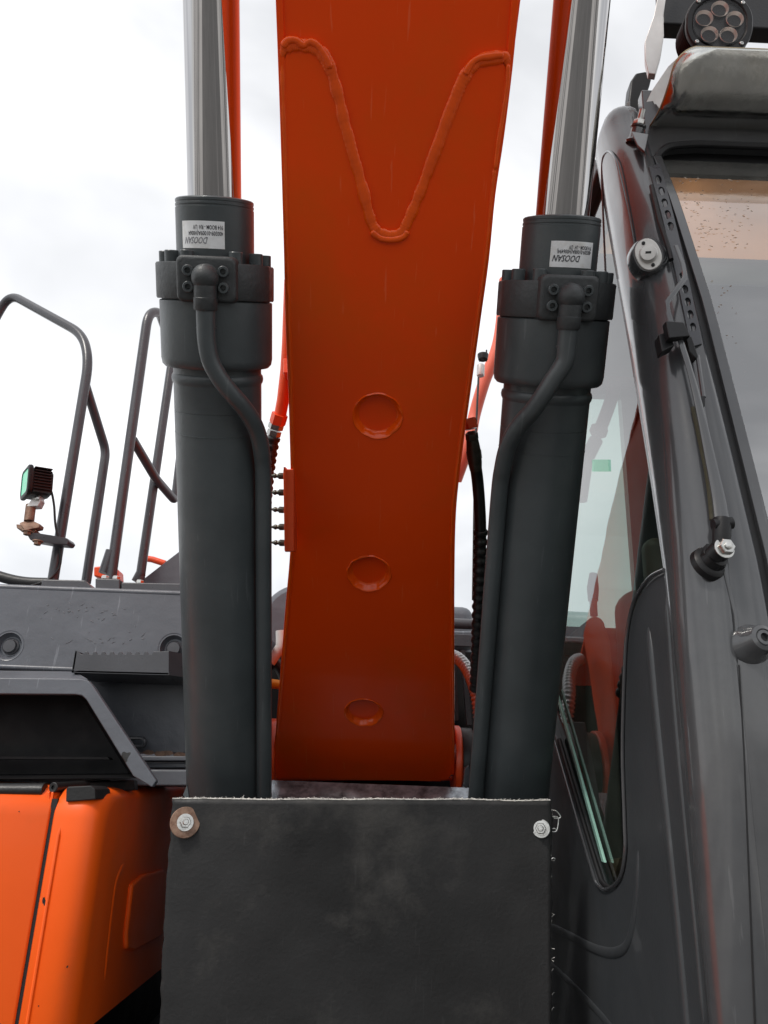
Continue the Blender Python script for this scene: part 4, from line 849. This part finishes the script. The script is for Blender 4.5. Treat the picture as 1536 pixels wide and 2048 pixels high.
for k in range(9):
    yy = -.036 + k * .009
    bx_ = [(-.045, yy), (.045, yy), (.045, yy + .0028), (-.045, yy + .0028)]
    obj('cooling_fin', G().loft([[Mq @ V((x, y, -.052)) for x, y in bx_], [Mq @ V((x, y, -.004)) for x, y in bx_]]), M_BLK, wl2)
br = [Hh(52, 1013, y_l), Hh(66, 994, y_l), Hh(80, 990, y_l), Hh(82, 1000, y_l), Hh(76, 1012, y_l)]
obj('lamp_bracket', G().slab(br, (0, .03, 0)), M_ALU, wl2, bevel=.002)
obj('bracket_screw', G().lathe([(.007, 0), (.007, .006), (.003, .008)], frame(Hh(75, 997, y_l), (0, -1, 0)), 14), M_STEEL, wl2)
obj('lamp_post', G().tube([Hh(62, 1010, y_l + .015), Hh(58, 1042, y_l + .015)], .0142, 18), M_RUST, wl2)
obj('post_foot', G().slab([Hh(38, 1046, y_l), Hh(58, 1038, y_l + .02), Hh(80, 1048, y_l), Hh(78, 1055, y_l), Hh(50, 1060, y_l - .02)], (0, .03, .0)), M_RUST, wl2, bevel=.002)
obj('post_foot', G().slab([Hh(32, 1048, y_l), Hh(60, 1050, y_l), Hh(72, 1060, y_l), Hh(66, 1068, y_l), Hh(33, 1056, y_l)], (0, .04, 0)), M_RUST, wl2, bevel=.002)
arm_o = [Hh(54, 1070, y_l), Hh(66, 1064, y_l), Hh(100, 1070, y_l), Hh(134, 1076, y_l + .04), Hh(139, 1083, y_l + .04), Hh(134, 1090, y_l + .04), Hh(96, 1086, y_l), Hh(60, 1080, y_l)]
obj('support_arm', G().slab(arm_o, (0, .05, .004)), M_RAIL, wl2, bevel=.003)
for px, py in ((55, 1062), (76, 1082)):
    Mz = frame(Hh(px, py, y_l - .004), (0, -.05, -1)); g = G().lathe([(.015, 0), (.015, .003)], Mz, 20); hexnut(g, Mz @ Matrix.Translation((0, 0, .003)), .0105, .009); obj('arm_bolt', g, M_RUST, wl2)
cab_l = tag(obj('lamp_cable', G().tube(smooth_path([Hh(94, 984, 2.16), Hh(102, 982, 2.16), Hh(108, 1010, 2.16), Hh(111, 1050, 2.17), Hh(121, 1105, 2.19), Hh(118, 1135, 2.19), Hh(96, 1160, 2.17), Hh(62, 1172, 2.10)], 8), .0035, 8), M_HOSE), 'thin black cable running down from the small lamp along the left handrail', 'cable')

# ================================================================== HOSES
def ribbed(name, pts, r0, amp, pitch, par, m=M_HOSE):
    pts = smooth_path(pts, 40); L_ = 0; rad = []
    for i, p in enumerate(pts):
        if i: L_ += (p - pts[i - 1]).length
        rad.append(r0 + amp * (1 if math.sin(2 * math.pi * L_ / pitch) > 0 else -1) * abs(math.sin(2 * math.pi * L_ / pitch)) ** .5)
    return obj(name, G().tube(pts, lambda t, i: rad[i], 16), m, par, angle=70)
h1 = thing('hydraulic_hose', 'ribbed black hose with silver nut left of the boom, behind the left cylinder', 'hose', Q(545, 930, y=1.78), 'hydraulic hoses beside the boom')
fa = Q(553, 848, y=1.672); fb = Q(546, 874, y=1.69); g = G(); hexnut(g, frame(fa, fb - fa), .0185, .013); hexnut(g, frame(fa.lerp(fb, .5), fb - fa), .017, .014); obj('hose_nut', g, M_STEEL, h1)
ribbed('hose_body', [fb, Q(540, 905, y=1.71), Q(534, 950, y=1.75), Q(526, 1040, y=1.82), Q(515, 1200, y=1.98)], .0172, .0016, .018, h1)
h2 = thing('hydraulic_hose', 'black hose with crimped sleeve and spiral guard between boom and right cylinder', 'hose', Q(955, 1000, y=1.85), 'hydraulic hoses beside the boom')
ha = Q(943, 866, y=1.70); hb = Q(950, 925, y=1.76)
obj('hose_nut', G().lathe([(.0145, 0), (.0155, .002), (.0155, .016), (.0135, .02)], frame(ha, hb - ha), 6), nn_mat, h2)
obj('crimp_sleeve', G().tube([ha.lerp(hb, .2), ha.lerp(hb, .45), ha.lerp(hb, .55), hb, ha.lerp(hb, 1.25)], lambda t, i: [.0145, .0165, .0172, .0172, .0150][i], 18), nn_mat, h2)
for k in range(9):
    q = R(180 + k * 22); M2 = frame(ha.lerp(hb, .6), hb - ha); pa = M2 @ V((.0174 * math.cos(q), .0174 * math.sin(q), .0)); pb = M2 @ V((.0174 * math.cos(q + .12), .0174 * math.sin(q + .12), .022)); obj('crimp_mark', G().tube([pa, pb], .0013, 6), M_ALU, h2)
pth = [hb, Q(955, 960, y=1.80), Q(959, 1010, y=1.84), Q(961, 1060, y=1.88), Q(960, 1130, y=1.94), Q(957, 1250, y=2.05), Q(952, 1380, y=2.2)]
obj('hose_body', G().tube(smooth_path(pth, 10), .0148, 18), M_HOSE, h2)
ribbed('spiral_guard', pth[3:], .0172, .0020, .026, h2)
h3 = thing('flexible_conduit', 'silver corrugated conduit curving down behind the right side of the boom', 'conduit', D(930, 1350, 2.7))
ribbed('conduit_body', [D(895, 1308, 2.75), D(918, 1318, 2.7), D(938, 1345, 2.65), D(952, 1385, 2.6), D(960, 1440, 2.6)], .0200, .0020, .014, h3, M_COND)
# orange guard bar and mirror seen far behind
gb = thing('orange_guard_bar', 'bent orange-red bar rising behind the boom, left of the right cylinder head', 'guard bar', Q(945, 870, y=3.0))
obj('bar_tube', G().tube(smooth_path([Q(1010, 560, y=2.9), Q(998, 680, y=2.9), Q(968, 765, y=2.95), Q(949, 830, y=3.0), Q(938, 885, y=3.0), Q(912, 960, y=3.1)], 8), .026, 16), mat('faded_red_paint', (.72, .16, .10), .5), gb)
mr_ = thing('strobe_lamp', 'small grey strobe lamp on a stalk just right of the boom edge', 'beacon', Q(964, 750, y=2.6))
obj('lamp_cap', G().lathe([(.006, 0), (.018, .006), (.021, .022), (.021, .028), (.004, .03)], frame(Q(966, 722, y=2.6), (0, 0, 1)), 24), M_BLK, mr_)
obj('lamp_tube', G().lathe([(.013, 0), (.015, .003), (.015, .045), (.012, .048)], frame(Q(961, 752, y=2.6), (.03, 0, 1)), 24), M_ALU, mr_)
obj('lamp_frame', G().tube([Q(973, 700, y=2.6), Q(973, 722, y=2.6), Q(958, 722, y=2.6)], .003, 8), M_BLK, mr_)
obj('lamp_stalk', G().tube([Q(957, 755, y=2.6), Q(950, 900, y=2.6), Q(946, 1200, y=2.6)], .004, 8), M_BLK, mr_)
# curved red pipe seen through the side glass
gp2 = thing('red_pipe', 'rusty red pipe with clamp seen through the cab side glass', 'pipe', Q(1200, 870, y=2.4))
Mred = mat('rusty_red_paint', (.16, .035, .02), .5, var=.3, vscale=20)
obj('pipe_body', G().tube(smooth_path([Q(1262, 560, y=2.4), Q(1254, 640, y=2.4), Q(1238, 740, y=2.4), Q(1222, 800, y=2.4), Q(1200, 860, y=2.4)], 8), .022, 16), Mred, gp2)
obj('pipe_clamp', G().slab([Q(1218, 738, y=2.37), Q(1272, 738, y=2.37), Q(1272, 768, y=2.37), Q(1218, 768, y=2.37)], (0, .05, 0)), Mred, gp2, bevel=.004)
g = G(); hexnut(g, frame(Q(1200, 855, y=2.4), (-.4, 0, -1)), .030, .03); obj('pipe_nut', g, Mred, gp2)
obj('hose_end', G().tube([Q(1192, 880, y=2.4), Q(1172, 920, y=2.4), Q(1160, 1000, y=2.4)], .024, 16), M_HOSE, gp2)

# ================================================================== RUBBER FLAP
fp = thing('rubber_flap', 'black worn rubber sheet with frayed top edge bolted across the cylinder feet', 'rubber flap', Q(720, 1600, y=1.70))
tl, tr = Q(345, 1598, y=1.715), Q(1101, 1601, y=1.705)
bl2, br2 = Q(319, 2060, y=1.765), Q(1103, 2060, y=1.75)
bl2 = tl + (bl2 - tl) * 1.6; br2 = tr + (br2 - tr) * 1.6
nx, nz_ = 90, 70; rows = []
for j in range(nz_ + 1):
    r_ = []
    for i in range(nx + 1):
        u_, v_ = i / nx, j / nz_; p = tl.lerp(tr, u_).lerp(bl2.lerp(br2, u_), v_)
        p = p + V((0, .006 * noise.noise(p * 3.2) + .0015 * noise.noise(p * 14), 0))
        if j == 0: p = p + V((0, 0, .0022 * noise.noise(V((u_ * 40, 0, 0))) + .003 * noise.noise(V((u_ * 6, 3, 0)))))
        if i in (0, nx): p = p + V((.0035 * noise.noise(V((v_ * 30, i, 0))) + .005 * noise.noise(V((v_ * 6, i, 3))), 0, 0))
        r_.append(p)
    rows.append(r_)
sh = obj('rubber_sheet', G().loft(rows, False, False), M_RUB, fp, angle=80)
m_ = sh.modifiers.new('thickness', 'SOLIDIFY'); m_.thickness = .007; m_.offset = -1 
g = G(); rnd = random.Random(11)
for k in range(300):
    u_ = rnd.random(); p = tl.lerp(tr, u_) + V((0, rnd.uniform(-.0005, .006), .0015 + .003 * noise.noise(V((u_ * 6, 3, 0)))))
    lg_ = rnd.uniform(.001, .004) * (2.2 if rnd.random() < .05 else 1); d = V((rnd.uniform(-1, 1), rnd.uniform(-.7, .5), rnd.uniform(-.15, 1))).normalized()
    g.tube([p - d * .001, p + d * lg_ * .5 + V((0, 0, .0005)), p + d * lg_ + V((rnd.uniform(-.002, .002), 0, rnd.uniform(-.001, .001)))], rnd.uniform(.0003, .0006), 4)
pts = [tl.lerp(tr, i / 160) + V((0, .002, .0008 + .003 * noise.noise(V((i / 160 * 6, 3, 0))) + .0006 * noise.noise(V((i * .9, 0, 0))))) for i in range(161)]
g.tube(pts, lambda t, i: .0012 + .0006 * noise.noise(V((i * .7, 2, 0))), 6)
for k in range(18):
    v_ = rnd.random() * .65; p = tr.lerp(br2, v_); d = V((rnd.uniform(0, 1), rnd.uniform(-.5, .5), rnd.uniform(-1, 1))).normalized(); g.tube([p, p + d * .004, p + d * .007 + V((.001, 0, 0))], .0004, 4)
obj('frayed_edge', g, M_FRAY, fp, kind='stuff')
def bolt_set(px, py, r1, m1, r2, tilt):
    p = Q(px, py, y=1.706); M1 = frame(p, tilt)
    a = obj('washer', G().lathe([(.006, 0), (r1 - .001, 0), (r1, .0008), (r1, .002), (r1 - .001, .003), (.006, .003)], M1, 40), m1, fp)
    obj('inner_washer', G().lathe([(.005, .003), (r2, .003), (r2, .0052), (.005, .0055)], M1, 32), M_STEEL, a)
    g = G(); hexnut(g, M1 @ Matrix.Translation((0, 0, .0055)), .0112, .009); obj('hex_nut', g, M_STEEL, a)
    obj('bolt_stud', G().lathe([(.0058, .004), (.0058, .018), (.0048, .0195), (.0001, .0195)], M1, 20), M_STEEL, a)
bolt_set(370, 1645, .0300, M_RUST, .0165, (.30, -.95, .1))
bolt_set(1082, 1657, .0185, M_STEEL, .0145, (-.25, -.96, .05))
tw = thing('tie_wire', 'loose bent silver tie wire at the upper right edge of the rubber flap', 'wire', Q(1101, 1640, y=1.715))
for a in ([(1101, 1620), (1112, 1622), (1121, 1634), (1112, 1637), (1100, 1630)], [(1101, 1633), (1116, 1636), (1114, 1660), (1106, 1664)], [(1100, 1660), (1108, 1657), (1114, 1660)], [(1099, 1722), (1106, 1716), (1110, 1718)]):
    obj('wire_strand', G().tube(smooth_path([Q(x, y, y=1.715) for x, y in a], 6), .0015, 8), M_STEEL, tw)
# bracket strip that holds the sheet
obj('hanger_bar', G().slab([Q(352, 1612, y=1.735), Q(1096, 1612, y=1.735), Q(1096, 1690, y=1.735), Q(352, 1690, y=1.735)], (0, .012, 0)), M_DARK, fp)
sl = Q(375, 1590, y=1.74); obj('hanger_lug', G().slab([Q(366, 1590, y=1.76), Q(374, 1570, y=1.76), Q(380, 1610, y=1.76)], (0, .01, 0)), M_CYL, fp)
